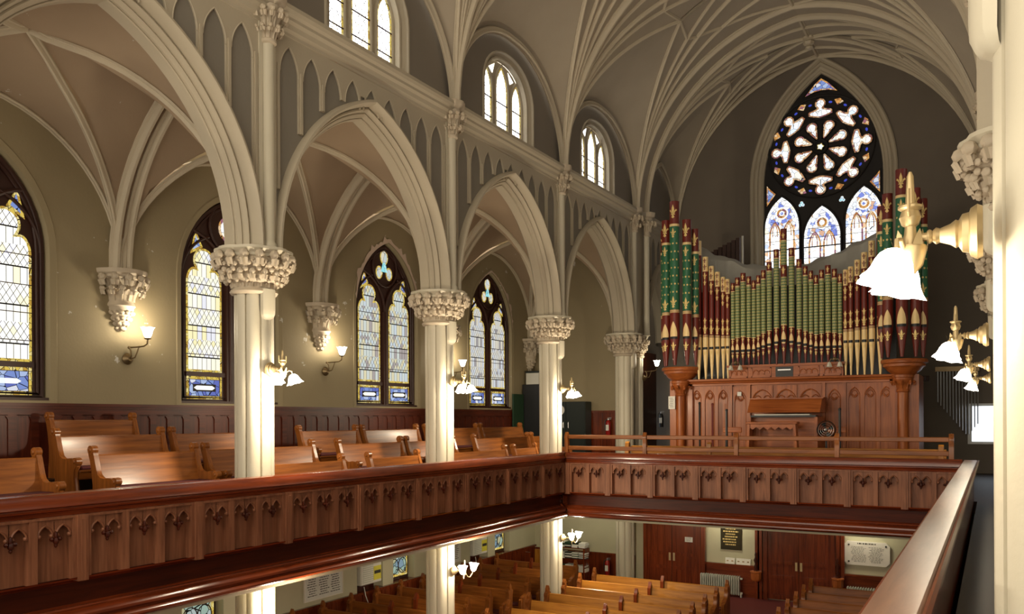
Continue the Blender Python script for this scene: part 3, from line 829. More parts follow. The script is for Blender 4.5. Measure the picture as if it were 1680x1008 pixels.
def make_column(slender=False):
    k = .62 if slender else 1.0
    t = thing('column', 'x', 'column', (0, 0, LOW), 0, local=True)
    z = lambda v: v - LOW
    m = MB(); m.loft([shaft_ring(.30*k, z(LOW + .2)), shaft_ring(.30*k, z(1.97))]); m.build('shaft', 'column_paint', t, smooth=28)
    m = MB(); m.lathe([(.38*k, 0), (.38*k, .1), (.35*k, .12), (.36*k, .15), (.32*k, .2)], 16); m.build('base', 'column_paint', t)
    m = MB(); m.lathe([(.30*k, z(1.94)), (.345*k, z(1.95)), (.365*k, z(1.985)), (.345*k, z(2.02)), (.31*k, z(2.03)), (.31*k, z(2.12)), (.36*k, z(2.35)), (.45*k, z(2.5)), (.48*k, z(2.52))], 24, cap=False)
    m.lathe([(.31*k, z(2.10)), (.40*k, z(2.16)), (.42*k, z(2.22)), (.38*k, z(2.27)), (.40*k, z(2.33)), (.49*k, z(2.40)), (.50*k, z(2.46)), (.46*k, z(2.51))], 32, cap=False, lobes=16, amp=.03)
    for q in range(16):
        leaf(m, 2*pi*q/16, .33*k, z(2.05), .17, .17*k, .13*k, rnd=rc)
        a = 2*pi*(q + .5)/16; m.ball((.42*k*cos(a), .42*k*sin(a), z(2.135)), .035*k, 6)
    for q in range(16):
        a = 2*pi*(q + .5)/16; leaf(m, a, .37*k, z(2.24), .20, .25*k, .17*k, rnd=rc)
        for da, rr, zz in ((-.10, .535, 2.37), (.10, .535, 2.37), (0, .50, 2.30), (-.2, .50, 2.43), (.0, .56, 2.43)):
            m.ball((rr*k*cos(a + da), rr*k*sin(a + da), z(zz + rc.uniform(-.012, .012))), (.036 + rc.uniform(0, .012))*k, 6)
    m.build('capital', 'stone', t, smooth=50)
    m = MB(); m.loft([oct_ring(.44*k, z(2.47)), oct_ring(.50*k, z(2.50)), oct_ring(.51*k, z(2.54)), oct_ring(.545*k, z(2.57)), oct_ring(.575*k, z(2.60)), oct_ring(.575*k, z(2.64))], cap=True)
    m.build('abacus', 'column_paint', t, smooth=30)
    if not slender:      # rounded pendant stop on the nave face just below the capital
        m = MB(); pr = [(-.13, -.02), (-.125, .035), (-.09, .07), (0, .09), (.09, .07), (.125, .035), (.13, -.02)]
        rings = []
        for zz, q, p in ((2.02, 1, 0), (1.72, 1, 0), (1.64, .95, 0), (1.585, .8, -.01), (1.555, .5, -.03), (1.545, .12, -.05)):
            rings.append([(.30 + y*q + p, x*q, z(zz)) for x, y in pr])
        m.loft(rings, closed=False); m.build('pendant_stop', 'column_paint', t)
        # slim vaulting shaft standing on the capital, with its own little leafy capital
        m = MB(); m.lathe([(.12, z(2.64)), (.12, z(2.72)), (.095, z(2.76)), (.095, z(5.82))], 14, (.33, 0, 0)); 
        m.box(.26, .32, -.17, -.10, z(2.64), z(6.2)); m.box(.26, .32, .10, .17, z(2.64), z(6.2))
        m.build('vaulting_shaft', 'column_paint', t)
        m = MB(); c = (.34, 0)
        m.lathe([(.095, z(5.80)), (.125, z(5.82)), (.125, z(5.86)), (.10, z(5.88)), (.11, z(6.15)), (.2, z(6.42))], 12, (.34, 0, 0))
        for q in range(7): leaf(m, radians(-105 + 35*q), .10, z(5.87), .13, .12, .12, rnd=rc, ctr=c)
        for q in range(7): leaf(m, radians(-90 + 30*q), .12, z(6.02), .2, .17, .14, rnd=rc, ctr=c)
        m.loft([oct_ring(.2, z(6.38), c=c), oct_ring(.25, z(6.42), c=c), oct_ring(.27, z(6.48), c=c), oct_ring(.27, z(6.54), c=c)], cap=True)
        m.build('upper_capital', 'stone', t, smooth=50)
    else:
        m = MB(); m.lathe([(.10, z(2.64)), (.09, z(2.76)), (.09, z(5.82))], 12, (.33, 0, 0)); m.build('vaulting_shaft', 'column_paint', t)
        m = MB(); c = (.34, 0)
        m.lathe([(.095, z(5.80)), (.125, z(5.82)), (.10, z(5.88)), (.11, z(6.15)), (.2, z(6.42))], 12, (.34, 0, 0))
        for q in range(7): leaf(m, radians(-90 + 30*q), .12, z(5.95), .24, .17, .14, rnd=rc, ctr=c)
        m.loft([oct_ring(.2, z(6.38), c=c), oct_ring(.25, z(6.42), c=c), oct_ring(.27, z(6.54), c=c)], cap=True)
        m.build('upper_capital', 'stone', t, smooth=50)
    return t
colA = make_column()
XL = XC - COLX; XR = XC + COLX
labelsL = {0: 'pale clustered column at the camera end of the far arcade',
           1: 'pale clustered column beside the gallery rail between the first two traceried windows',
           2: 'pale clustered column whose lamp hangs level with the two-light window with cyan trefoil',
           3: 'pale clustered column at the corner where the long gallery meets the organ gallery',
           4: 'pale clustered column beside the fire extinguisher in front of the dim aisle end wall'}
colA.location = (XL, colY(1), LOW); colA['label'] = labelsL[1]; colA['group'] = 'arcade columns'
for i in (0, 2, 3, 4): dup(colA, (XL, colY(i), LOW), 0, labelsL[i], 'arcade columns')
labelsR = ['large pale clustered column rising beside the gallery passage next to the bright brass bracket lamp',
           'carved capital and column emerging just behind the big foreground column, highest of those capitals',
           'column with carved capital in the second place behind the big foreground column',
           'column with carved capital in the third place behind the big foreground column']
for i in range(4): dup(colA, (XR, colY(i), LOW), pi, labelsR[i], 'arcade columns')
colB = make_column(True)
colB.location = (XL + .12, SHAFT2, LOW); colB['label'] = 'slender brightly lit shaft next to the organ with a wall lamp on it'
# corbels on the aisle wall
def make_corbel():
    t = thing('wall_corbel', 'x', 'corbel', (0, 0, 0), 0, local=True)
    half = dict(a0=-pi/2, a1=pi/2)
    m = MB()
    m.loft([oct_ring(r, z, .05, 20, full=False, **half) for r, z in ((.32, .88), (.38, .90), (.39, .94), (.43, .97), (.44, 1.02), (.44, 1.04), (.02, 1.045))], closed=False); m.build('abacus', 'stone', t)
    m = MB()
    m.lathe([(.30, .90), (.26, .75), (.22, .55), (.215, .50), (.24, .46), (.25, .42), (.22, .39), (.22, .36), (.15, .2), (.08, .06), (.02, -.02)], 18, cap=False, **half)
    for q in range(7): leaf(m, radians(-84 + 28*q), .22, .50, .16, .17, .17, rnd=rc)
    for q in range(6): leaf(m, radians(-75 + 30*q), .25, .66, .17, .22, .2, rnd=rc)
    for rr, zz, nn in ((.20, .30, 7), (.155, .20, 6), (.11, .11, 5), (.06, .03, 3)):
        for q in range(nn):
            a = radians(-80 + 160*q/(nn - 1)); m.ball((rr*cos(a), rr*sin(a), zz), .05, 6, (.8, 1, .9))
    m.build('foliage', 'stone', t, smooth=55)
    return t
co = make_corbel(); 
labs = {1: 'foliate wall corbel above the lit sconce by the pale yellow windows', 2: 'foliate wall corbel above the sconce left of the cyan trefoil window',
        3: 'foliate wall corbel partly hidden behind the middle column', 4: 'foliate wall corbel in the dim aisle corner above the white box'}
co.location = (AX, colY(1), 1.6); co['label'] = labs[1]; co['group'] = 'corbels on the aisle wall'
for i in (2, 3, 4): dup(co, (AX, colY(i) - (.12 if i == 4 else 0), 1.6), 0, labs[i], 'corbels on the aisle wall')
# ------------------------------------------------------------------ gallery fronts
def drop(mb, fn, u, z, k=1.0):
    """carved bud hanging between two cusps"""
    c = fn(u, z, .035)
    mb.ball(c, .035*k, 6, (1, 1, 1.3)); 
    for s in (-1, 1): mb.ball(fn(u + s*.045*k, z + .02, .03), .028*k, 6)
    mb.ball(fn(u, z - .05*k, .03), .02*k, 6, (1, 1, 1.5)); mb.ball(fn(u, z + .06*k, .03), .025*k, 6, (1, 1, 2))
def front_panel(name, fn, u0, u1, nopen, pil, parent, g):
    """one framed stretch of the gallery front with tracery-headed openings"""
    m = MB(); zt, zb = -1.09, -1.83
    fbox(m, fn, u0, u1, zb, zt, -.13, -.09, 0)                   # ground boards
    a = u0 + pil; pit = (u1 - a)/nopen
    for k in range(nopen):
        p, q = a + k*pit, a + (k + 1)*pit
        st = .045
        fbox(m, fn, p, p + st, zb, zt, -.09, .03, 1); fbox(m, fn, q - st, q, zb, zt, -.09, .03, 1)
        mid = (p + q)/2
        for s0, s1 in ((p + st, mid - .004), (mid + .004, q - st)):
            spandrel(m, fn, s0, s1, -1.32, -1.17, zt, .0, -.09, 8, 1)
            o = lancet(s0 + .012, s1 - .012, -1.4, -1.32, -1.185, 6)[1:]
            m.tube([fn(u, z, .0) for u, z in o if z > -1.36], .014, 5, mat=1)
            for sg in (-1, 1):                                  # little cusps
                uu = (s0 + s1)/2 + sg*(s1 - s0)*.34
                m.ball(fn(uu, -1.30, .0), .024, 6, mat=1)
        fbox(m, fn, p, q, zt - .03, zt, -.02, .035, 1)
    m.build('panel', ['panelwood_z', g], parent)
    for k in range(nopen):
        m = MB(); drop(m, fn, a + (k + .5)*pit, -1.36); m.build('pendant_bud', ['darkwood_z'], parent)
    m = MB(); fbox(m, fn, u0, u0 + pil, zb - .03, zt, -.06, .055); fbox(m, fn, u0 + pil*.3, u0 + pil*.7, zb - .03, zt - .05, .055, .065)
    m.build('pilaster', [g], parent)
CAPP = [(-.235, -.88), (-.235, -.85), (-.22, -.835), (-.01, -.835), (.0, -.838), (.008, -.85), (.05, -.965), (.05, -.98), (.035, -.99), (.015, -.995), (.02, -1.01), (.015, -1.03), (-.005, -1.04), (-.01, -1.06), (-.015, -1.10), (-.08, -1.10)]
LOWP = [(.04, -1.815), (.03, -1.84), (-.1, -1.87), (-.17, -1.94), (-.19, -2.05), (-.17, -2.12), (-.12, -2.155), (-.05, -2.17), (-.04, -2.185), (.0, -2.195), (.05, -2.215), (.08, -2.245), (.085, -2.275), (.07, -2.295), (.05, -2.30), (.05, -2.315), (.09, -2.325), (.12, -2.35), (.125, -2.375), (.11, -2.395), (.08, -2.41), (-.3, -2.418)]
def run(profile, fn, u0, u1, mats, name, parent, m0=0.0, m1=0.0, n=8):
    """moulding run along a wall; m0/m1 mitre its ends by the projection"""
    m = MB(); m.loft([[fn(u0 + (u1 - u0)*k/n + (-d*m0*(1 - k/n)) + d*m1*k/n, z, d) for d, z in profile] for k in range(n + 1)], closed=False)
    return m.build(name, mats, parent, smooth=30)
PX = -9.22                                     # face of the long gallery
PY = 18.42                                     # face of the organ gallery
pl = thing('gallery_parapet', 'long dark panelled gallery front below the column lamps with a polished hand rail', 'gallery front', (PX, 11, -2.5))
fL = onX(PX)
run(CAPP, fL, 2.5, PY, 'mahogany_y', 'cap_rail', pl, 0, -1); run(LOWP, fL, 2.5, PY, 'mahogany_y', 'lower_moulding', pl, 0, -1)
y = 5.73 - 1.63*2
while y < PY - .3:
    front_panel('panel', fL, y, min(y + 1.63, PY - .08), 3 if y + 1.63 < PY else 2, .13, pl, 'panelwood_z'); y += 1.63
m = MB(); m.box(PX - .25, PX - .131, 2.5, PY, -2.45, -.9); m.build('backing', 'darkwood_y', pl)
pe = thing('gallery_parapet', 'panelled gallery front running below the pipe organ and carrying the open two-rail bench fence', 'gallery front', (-4.9, PY, -2.5))
fE = onY(PY)
run(CAPP, fE, PX + .02, -.53, 'mahogany_x', 'cap_rail', pe, -1, 0); run(LOWP, fE, PX + .02, -.53, 'mahogany_x', 'lower_moulding', pe, -1, 0)
x = -9.20
for k in range(8): front_panel('panel', fE, x + k*1.083, min(x + (k + 1)*1.083, -.56), 2, .13, pe, 'panelwood_z')
m = MB(); m.box(PX, -.56, PY + .131, PY + .25, -2.45, -.9); m.build('backing', 'darkwood_x', pe)
pr = thing('gallery_parapet', 'polished sloping-looking hand rail of the gallery front running from the camera towards the organ', 'gallery front', (-.5, 8, -2.5))
fR = onX(-.50, -1)
RC = [(-.235, -.90), (-.235, -.85), (-.215, -.835), (-.1, -.833), (-.01, -.835)]
run(RC, fR, 1.2, PY - .1, 'railtop', 'cap_rail', pr); run(LOWP, fR, 1.2, PY, 'mahogany_y', 'lower_moulding', pr)
m = MB(); m.box(-.48, -.33, 1.2, PY, -2.45, -.86); m.build('backing', 'mahogany_y', pr)
m = MB(); m.loft([[(x, y, z) for x, z in ((-.265, -.835), (-.25, -.83), (-.235, -.85), (-.235, -.88), (-.25, -.90), (-.25, -.93), (-.27, -.95), (-.33, -.97))] for y in (1.2, 8, PY - .1)], closed=False); m.build('back_moulding', 'mahogany_y', pr)
run(CAPP[3:], fR, 1.2, PY - .2, 'mahogany_y', 'front_moulding', pr)

# open two-rail fence standing on the organ gallery front
fc = thing('bench_fence', 'open two-rail oak fence with pointed posts on top of the organ gallery front', 'fence', (-5, 18.52, -.835))
PXS = [-9.20, -7.14, -4.97, -2.85, -.72]
for x in PXS:
    m = MB()
    poly = [(-.045, -.833), (.05, -.833), (.05, -.62), (.035, -.55), (.06, -.47), (.05, -.42), (.0, -.33), (-.05, -.42), (-.06, -.47), (-.035, -.55), (-.045, -.62)]
    m.prism([(18.50 + a, z) for a, z in poly], lambda u, z, d: (x + d, u, z), -.045, .045)
    m.ball((x, 18.50, -.345), .022, 6)
    m.build('post', 'oak_z', fc)
for a, b in zip(PXS, PXS[1:]):
    for z0, z1 in ((-.495, -.40), (-.775, -.675)):
        m = MB(); m.box(a + .04, b - .04, 18.48, 18.53, z0, z1, bev=.012); m.build('rail', 'oak_x', fc)

# ------------------------------------------------------------------ pews
def pew_end_outline():
    P = [(.46, 0), (.44, .16), (.41, .30), (.42, .44), (.46, .50)]
    for k in range(9):
        a = radians(-60 + 200*k/8); P.append((.44 + .055*cos(a), .565 + .055*sin(a)))
    P += [(.30, .615), (.20, .60), (.12, .61), (.06, .65), (.03, .72), (.0, .82), (-.03, .92), (-.05, .97)]
    for k in range(9):
        a = radians(0 + 205*k/8); P.append((-.105 + .062*cos(a), 1.0 + .06*sin(a)))
    P += [(-.155, .93), (-.12, .84), (-.09, .7), (-.06, .5), (-.06, .3), (-.08, 0)]
    return P
EO = pew_end_outline()
def make_pew(L, label, group=None):
    t = thing('pew', label, 'pew', (0, 0, 0), 0, group, local=True)
    fn = lambda u, z, d: (u, d, z)
    for y0 in (0, L - .075):
        m = MB(); m.prism(EO, fn, y0, y0 + .075)
        for cx, cz, r in ((.44, .565, .06), (-.105, 1.0, .066)):
            m.lathe([(r*.5, -.012), (r, -.006), (r, .081), (r*.5, .087)], 12, (cx, y0, cz), 'y')
            m.lathe([(r*.35, -.03), (r*.5, -.02), (r*.5, .095), (r*.35, .105)], 10, (cx, y0, cz), 'y')
        m.tube([(.46, y0 + .0375, .50), (.42, y0 + .0375, .44), (.41, y0 + .0375, .30), (.445, y0 + .0375, .1)], .028, 6)
        m.build('bench_end', 'oak_z', t)
    m = MB(); pr = [(-.075, .93), (-.055, .935), (-.035, .92), (-.03, .85), (.005, .68), (.05, .52), (.09, .42), (.05, .40), (.005, .50), (-.03, .64), (-.06, .78)]
    m.loft([[(x, y, z) for x, z in pr] for y in (.07, L*.35, L*.65, L - .07)], cap=True); m.build('backrest', 'oak_y', t)
    m = MB(); m.box(.04, .45, .07, L - .07, .40, .44, bev=.012); m.box(.40, .43, .07, L - .07, .30, .40); m.build('seat', 'oak_y', t)
    m = MB(); m.box(.09, .445, .10, L - .10, .441, .49, bev=.02); c = m.build('seat_pad', 'cushion', t)
    return t
GP = 'pews of the long side gallery'
rows = {'0': (-10.2, -.74), 'A': (-11.1, -.49), 'B': (-12.1, -.235), 'C': (-13.02, .01)}
pews = [('A', 4.2, 6.42, 'oak gallery pew cut by the picture edge, in front of the bare wainscot'),
        ('A', 7.15, 8.95, 'oak gallery pew with a bright sheen on its back, lowest row beside the first column'),
        ('B', 7.2, 9.08, 'oak gallery pew in the middle row behind the pew with the bright sheen'),
        ('C', 7.65, 9.2, 'short oak pew set highest against the wainscot behind two others'),
        ('B', 4.0, 5.95, 'oak gallery pew at the picture edge, one row up against the wainscot'),
        ('A', 9.09, 11.6, 'oak gallery pew in the lowest full row passing behind the first column'),
        ('B', 9.22, 11.2, 'oak gallery pew in the middle row ending behind the first column'),
        ('0', 9.6, 11.42, 'low oak pew directly behind the rail just past the first column'),
        ('0', 12.1, 13.7, 'low pale orange oak pew directly behind the rail beside the second column'),
        ('A', 12.25, 14.3, 'oak pew standing behind the low pale orange pew, nearer its open aisle'),
        ('A', 14.44, 16.3, 'oak pew in the middle of the rows passing behind the second column'),
        ('B', 12.2, 14.0, 'oak pew in the back row starting at the open aisle past the first column'),
        ('B', 14.14, 16.2, 'oak pew in the back row ending behind the second column'),
        ('0', 14.6, 17.2, 'low oak pew directly behind the rail just past the second column'),
        ('0', 17.55, 18.72, 'short low oak pew directly behind the rail beside the third column'),
        ('A', 17.15, 19.95, 'oak pew with a sheen in the middle row near the dark cabinet'),
        ('B', 16.5, 18.9, 'oak pew in the back row just past the second column below the cyan-topped window'),
        ('B', 19.04, 21.3, 'oak pew in the back row beside the dark green board'),
        ('A', 20.1, 21.6, 'oak pew end peeping out beside the third column in front of the dark cabinet')]
cache = {}
for r, y0, y1, lab in pews:
    X, zt = rows[r]
    t = make_pew(y1 - y0, lab, GP); t.location = (X + .07, y0, zt - .93)
# nave pews: taller ends with a pointed finial
def low_end():
    return [(.42, 0), (.40, .3), (.42, .5), (.40, .6), (.30, .64), (.20, .66), (.12, .74), (.08, .86), (.10, .93), (.07, .98), (.02, 1.0), (.03, 1.06), (-.02, 1.15), (-.07, 1.06), (-.06, 1.0), (-.11, .98), (-.14, .93), (-.12, .86), (-.11, .6), (-.1, 0)]
LEo = low_end()
def make_low_pew(L, div, label, group, wd='lightoak'):
    t = thing('pew', label, 'pew', (0, 0, 0), -pi/2, group, local=True)
    fn = lambda u, z, d: (u, d, z)
    for y0 in (0, L - .08):
        m = MB(); m.prism(LEo, fn, y0, y0 + .08); m.prism([(a*.8 - .0, .2 + b*.75) for a, b in LEo], fn, y0 - .012, y0 + .092); m.build('bench_end', 'oak_z', t)
    if div is not None:
        m = MB(); m.prism([(-.02, .40), (.06, .45), (.06, .95), (.02, 1.0), (-.02, 1.10), (-.07, 1.0), (-.10, .95), (-.09, .45)], fn, div - .04, div + .04); m.build('divider', 'mahogany_z', t)
    m = MB(); pr = [(-.075, .95), (-.05, .96), (-.03, .945), (-.02, .85), (.01, .68), (.05, .42), (.02, .40), (-.03, .6), (-.06, .8)]
    m.loft([[(x, y, z) for x, z in pr] for y in (.07, L*.5, L - .07)], cap=True); m.build('backrest', wd + '_y', t)
    m = MB(); m.box(.03, .42, .07, L - .07, .40, .44, bev=.01); m.build('seat', wd + '_y', t)
    m = MB(); m.box(.06, .41, .1, L - .1, .441, .475, bev=.015); m.build('seat_pad', 'cushion', t)
    return t
LG = 'pews of the nave floor'
ordw = ['second', 'third', 'fourth', 'fifth', 'sixth', 'seventh', 'eighth']
src = None
for k in range(7):
    yb = 20.78 - .93*k
    lab = 'long divided nave pew, ' + ('row closest to the radiator' if k == 0 else ordw[k - 1] + ' row out from the radiator')
    if src is None: src = make_low_pew(3.75, 2.0, lab, LG); src.location = (-9.55, yb, LOW)
    else: dup(src, (-9.55, yb, LOW), -pi/2, lab, LG)
src = None
for k in range(6):
    yb = 22.04 - .92*k
    lab = 'nave pew beside the foreground rail, ' + ('row closest to the central doors' if k == 0 else ordw[k - 1] + ' row out from the central doors')
    if src is None: src = make_low_pew(3.4, 1.8, lab, LG + ' across the aisle', 'oak'); src.location = (-4.08, yb, LOW)
    else: dup(src, (-4.08, yb, LOW), -pi/2, lab, LG + ' across the aisle')
src = None
for k in range(10):
    yb = 21.6 - .95*k
    lab = 'reddish side-aisle pew under the long gallery, ' + ('row closest to the leaning boards' if k == 0 else (ordw + ['ninth', 'tenth'])[k - 1] + ' row out from the leaning boards')
    if src is None: src = make_low_pew(2.75, 1.25, lab, 'pews of the side aisle', 'oak'); src.location = (-13.2, yb, LOW)
    else: dup(src, (-13.2, yb, LOW), -pi/2, lab, 'pews of the side aisle')
# ------------------------------------------------------------------ organ
OY = 23.30
FLEUR = []
for k in range(9): a = pi*k/8; FLEUR.append((.16*sin(a)*(1 - .2*k/8), -.1 + 1.1*(k/8)))
def fleur_polys(c):
    """fleur-de-lis as three leaves, a bar and a foot, unit height"""
    mid = [(-.02, .1), (-.14, .45), (-.10, .7), (0, 1.0), (.10, .7), (.14, .45), (.02, .1)][::-1]
    rt = [(.05, .1), (.16, .42), (.30, .56), (.42, .46), (.36, .34), (.30, .40), (.22, .30), (.12, .1)]
    lf = [(-x, y) for x, y in rt][::-1]
    bar = [(-.2, .02), (.2, .02), (.2, .10), (-.2, .10)]
    ft = [(-.04, .02), (-.16, -.2), (0, -.32), (.16, -.2), (.04, .02)]
    return [mid[::-1], rt, lf, bar, ft]
def wrap(mb, poly, r, mat, k=1.012, a0=-pi/2, nz=7, nx=4):
    """lay a flat outline round the pipe, in horizontal strips so that it follows the curve"""
    zs = [p[1] for p in poly]; z0, z1 = min(zs), max(zs); rows = []
    for i in range(nz + 1):
        z = z0 + (z1 - z0)*(.004 + .992*i/nz); xs = []
        for j in range(len(poly)):
            (xa, za), (xb, zb) = poly[j-1], poly[j]
            if (za - z)*(zb - z) <= 0 and za != zb: xs.append(xa + (xb - xa)*(z - za)/(zb - za))
        if not xs: continue
        a, b = min(xs), max(xs)
        rows.append([(k*r*cos(a0 + (a + (b - a)*q/nx)/r), k*r*sin(a0 + (a + (b - a)*q/nx)/r), z) for q in range(nx + 1)])
    mb.loft(rows, closed=False, mat=mat)
def stencil(mb, r, z0, size, mat, a0=-pi/2, wide=1.0):
    for poly in fleur_polys(0): wrap(mb, [(x*size*wide, z0 + y*size) for x, y in poly], r, mat, 1.012, a0, 6, 3)
MATS = ['pipe_red', 'pipe_gold', 'pipe_green', 'pipe_diaper', 'black', 'gilt']
def make_pipe(kind, r, zfoot, zmouth, ztop, label=None):
    """pipe round its own axis, z absolute minus zfoot; mouth faces -Y"""
    m = MB(); n = 18; zm = zmouth - zfoot; zt = ztop - zfoot
    def cyl(z0, z1, mat, k=1.0, r0=None): m.lathe([((r0 or r)*k, z0), (r*k, z1)], n, mat=mat, cap=False)
    mh = r*3.4                                   # height of the leaf above the mouth
    if kind == 'tower':
        cyl(0.02, zm, 0, r0=r*.28); cyl(zm, zm + mh + .25, 0); q = zm + mh + .25
        for z in (0, .03, .06): cyl(q + z, q + z + .018, 1, 1.02); cyl(q + z + .018, q + z + .03, 0)
        q += .09; tb = zt - .72; cyl(q, tb, 2); cyl(tb, tb + .07, 1, 1.02); cyl(tb + .07, zt, 0)
        stencil(m, r, tb + .32, .30, 5); stencil(m, r, tb - .26, .22, 5); stencil(m, r, q + .12, .26, 5); stencil(m, r, zm*.62, .2, 5)
        z = q + .5; k = 0
        while z < tb - .4:
            for a in (-2.35, -1.57, -.80):
                aa = a + (.39 if k % 2 else 0)
                wrap(m, [(.026*cos(t), z + .03*sin(t)) for t in [2*pi*j/8 for j in range(8)]], r, 5, 1.008, aa, 4, 2)
            z += .23; k += 1
    elif kind == 'brown':
        cyl(0.0, zm, 1, r0=r*.3); g = zm + mh + .05; cyl(zm, g, 1)
        for z in (0, .03): cyl(g + z, g + z + .015, 0, 1.02); cyl(g + z + .015, g + z + .03, 1)
        g += .06; tb = zt - .42 ; cyl(g, tb, 0); cyl(tb, zt, 1)
        stencil(m, r, g + .10, .22, 5); stencil(m, r, g + .36, .14, 5); stencil(m, r, tb - .18, .16, 5); stencil(m, r, tb - .36, .12, 5)
        stencil(m, r, tb + .08, .14, 0); stencil(m, r, tb + .27, .12, 0); stencil(m, r, zm*.82, .09, 5)
    else:
        cyl(0.0, zm, 0, r0=r*.28); g = zm + mh + .14; cyl(zm, g, 0); cyl(g, g + .02, 1, 1.02)
        tb = zt - (.26 if ztop < 5 else .34); cyl(g + .02, tb, 3); cyl(tb, tb + .025, 1, 1.02); cyl(tb + .025, zt, 0)
        stencil(m, r, tb + .11, .12, 5); stencil(m, r, zm*.6, .1, 5); stencil(m, r, g - .10, .11, 5)
        if ztop > 5:
            zz = zt - 1.15; cyl(zz - .16, zz + .16, 0, 1.005); stencil(m, r*1.01, zz - .03, .16, 5)
    m.lathe([(r*1.0, zt - .004), (r*.86, zt - .002), (r*.86, zt - .15)], n, mat=4, cap=False)
    # mouth: gilded leaf above a dark slit, and the lower lip
    def patch(poly, mat, k=1.03): wrap(m, poly, r, mat, k, -pi/2, 9, 6)
    w = r*.80
    patch([(-w, zm + .03), (w, zm + .03), (w*1.02, zm + mh*.3), (w*.75, zm + mh*.6), (w*.35, zm + mh*.85), (0, zm + mh), (-w*.35, zm + mh*.85), (-w*.75, zm + mh*.6), (-w*1.02, zm + mh*.3)], 1)
    patch([(-w*1.1, zm - .035), (w*1.1, zm - .035), (w*1.1, zm + .035), (-w*1.1, zm + .035)], 4, 1.045)
    patch([(-w*.6, zm - .28*mh), (w*.6, zm - .28*mh), (w, zm - .02), (-w, zm - .02)], 1, 1.03) if kind == 'center' else None
    return m
org = thing('pipe_organ', 'large pipe organ with painted green, red and gold pipes above a carved oak case', 'organ', (-4.92, OY + 1, GAL))
def put_pipe(kind, x, y, r, zf, zm, zt):
    m = make_pipe(kind, r, zf, zm, zt)
    o = m.build('organ_pipe', MATS, org, off=(0, 0, 0), smooth=40)
    o.location = Vector((x, y, zf)) - Vector(org.location)
    return o
CXO = -4.92
ctop = [5.15, 4.61, 4.28, 4.08, 3.95, 3.82, 3.95, 4.06, 3.95, 3.81]
coff = [0, .20, .395, .555, .695, .825, .965, 1.125, 1.285, 1.42]
for k in range(10):
    for s in ((-1, 1) if k else (1,)):
        r = [.082, .074, .07, .064, .058, .058, .064, .072, .066, .056][k]
        zm = 1.88 + max(0, .22*(1 - k/5.0))
        put_pipe('center', CXO + s*coff[k], OY - .02 - .10*(1 - k/9), r, 1.46, zm, ctop[k])
btop = [3.93, 4.0, 4.16, 4.34, 4.62, 5.10]; boff = [1.56, 1.69, 1.85, 2.02, 2.2, 2.40]
for k in range(6):
    for s in (-1, 1): put_pipe('brown', CXO + s*boff[k], OY - .04, [.062, .064, .07, .074, .08, .085][k], 1.10, 2.0, btop[k] - (.0 if s < 0 else .03))
tow = [(0, -.40, .138, 6.20), (.33, -.30, .125, 5.66), (-.30, -.26, .125, 5.72), (.50, -.06, .10, 5.42), (-.45, .02, .11, 5.5)]
for s in (-1, 1):
    for dx, dy, r, zt in tow:
        put_pipe('tower', CXO + s*2.95 - s*dx*1.0, OY - .12 + dy, r, 1.50, 2.30, zt)
# case
def organ_part(name, mb, mats, smooth=30): return mb.build(name, mats, org, smooth=smooth)
m = MB(); m.box(-7.66, -2.18, OY + .12, OY + 1.7, GAL, 1.0, 0); organ_part('case_body', m, ['organwood_x'])
m = MB(); prof = [(.0, .98), (.05, 1.0), (.06, 1.03), (.13, 1.06), (.14, 1.11), (.10, 1.12), (-.9, 1.12)]
m.loft([[(x, OY - d, z) for d, z in prof] for x in (-7.72, -6, -4, -2.12)], closed=False); m.box(-7.7, -2.14, OY, OY + .3, .93, 1.0); organ_part('cornice', m, ['organwood_x'])
m = MB(); m.box(-6.45, -3.42, OY - .06, OY + .5, 1.10, 1.42); m.box(-6.5, -3.37, OY - .12, OY + .5, 1.42, 1.48)
fo = onY(OY - .06)
for a, b in ((-6.42, -5.92), (-5.82, -5.28), (-4.56, -4.02), (-3.92, -3.46)):
    c = (a + b)/2; 
    fbox(m, fo, a, b, 1.13, 1.16, 0, .02); fbox(m, fo, a, b, 1.37, 1.40, 0, .02); fbox(m, fo, a, a + .03, 1.13, 1.4, 0, .02); fbox(m, fo, b - .03, b, 1.13, 1.4, 0, .02)
    for q in (-1, 0, 1): m.tube([fo(c + q*(b - a)*.27 + .085*cos(t), 1.2 + .12*sin(t), .01) for t in [pi*j/8 for j in range(9)]], .014, 5)
organ_part('upper_ledge', m, ['organwood_x'])
m = MB(); m.box(-5.16, -4.70, OY - .075, OY - .06, 1.13, 1.40, 0); m.box(-5.10, -4.76, OY - .085, OY - .075, 1.30, 1.33, 1); organ_part('vent_opening', m, ['black', 'steel'])
m = MB(); m.box(-7.6, -2.2, OY + .62, OY + .70, 1.05, 3.72); organ_part('pipe_backing', m, ['black'])
fo = onY(OY + .12)
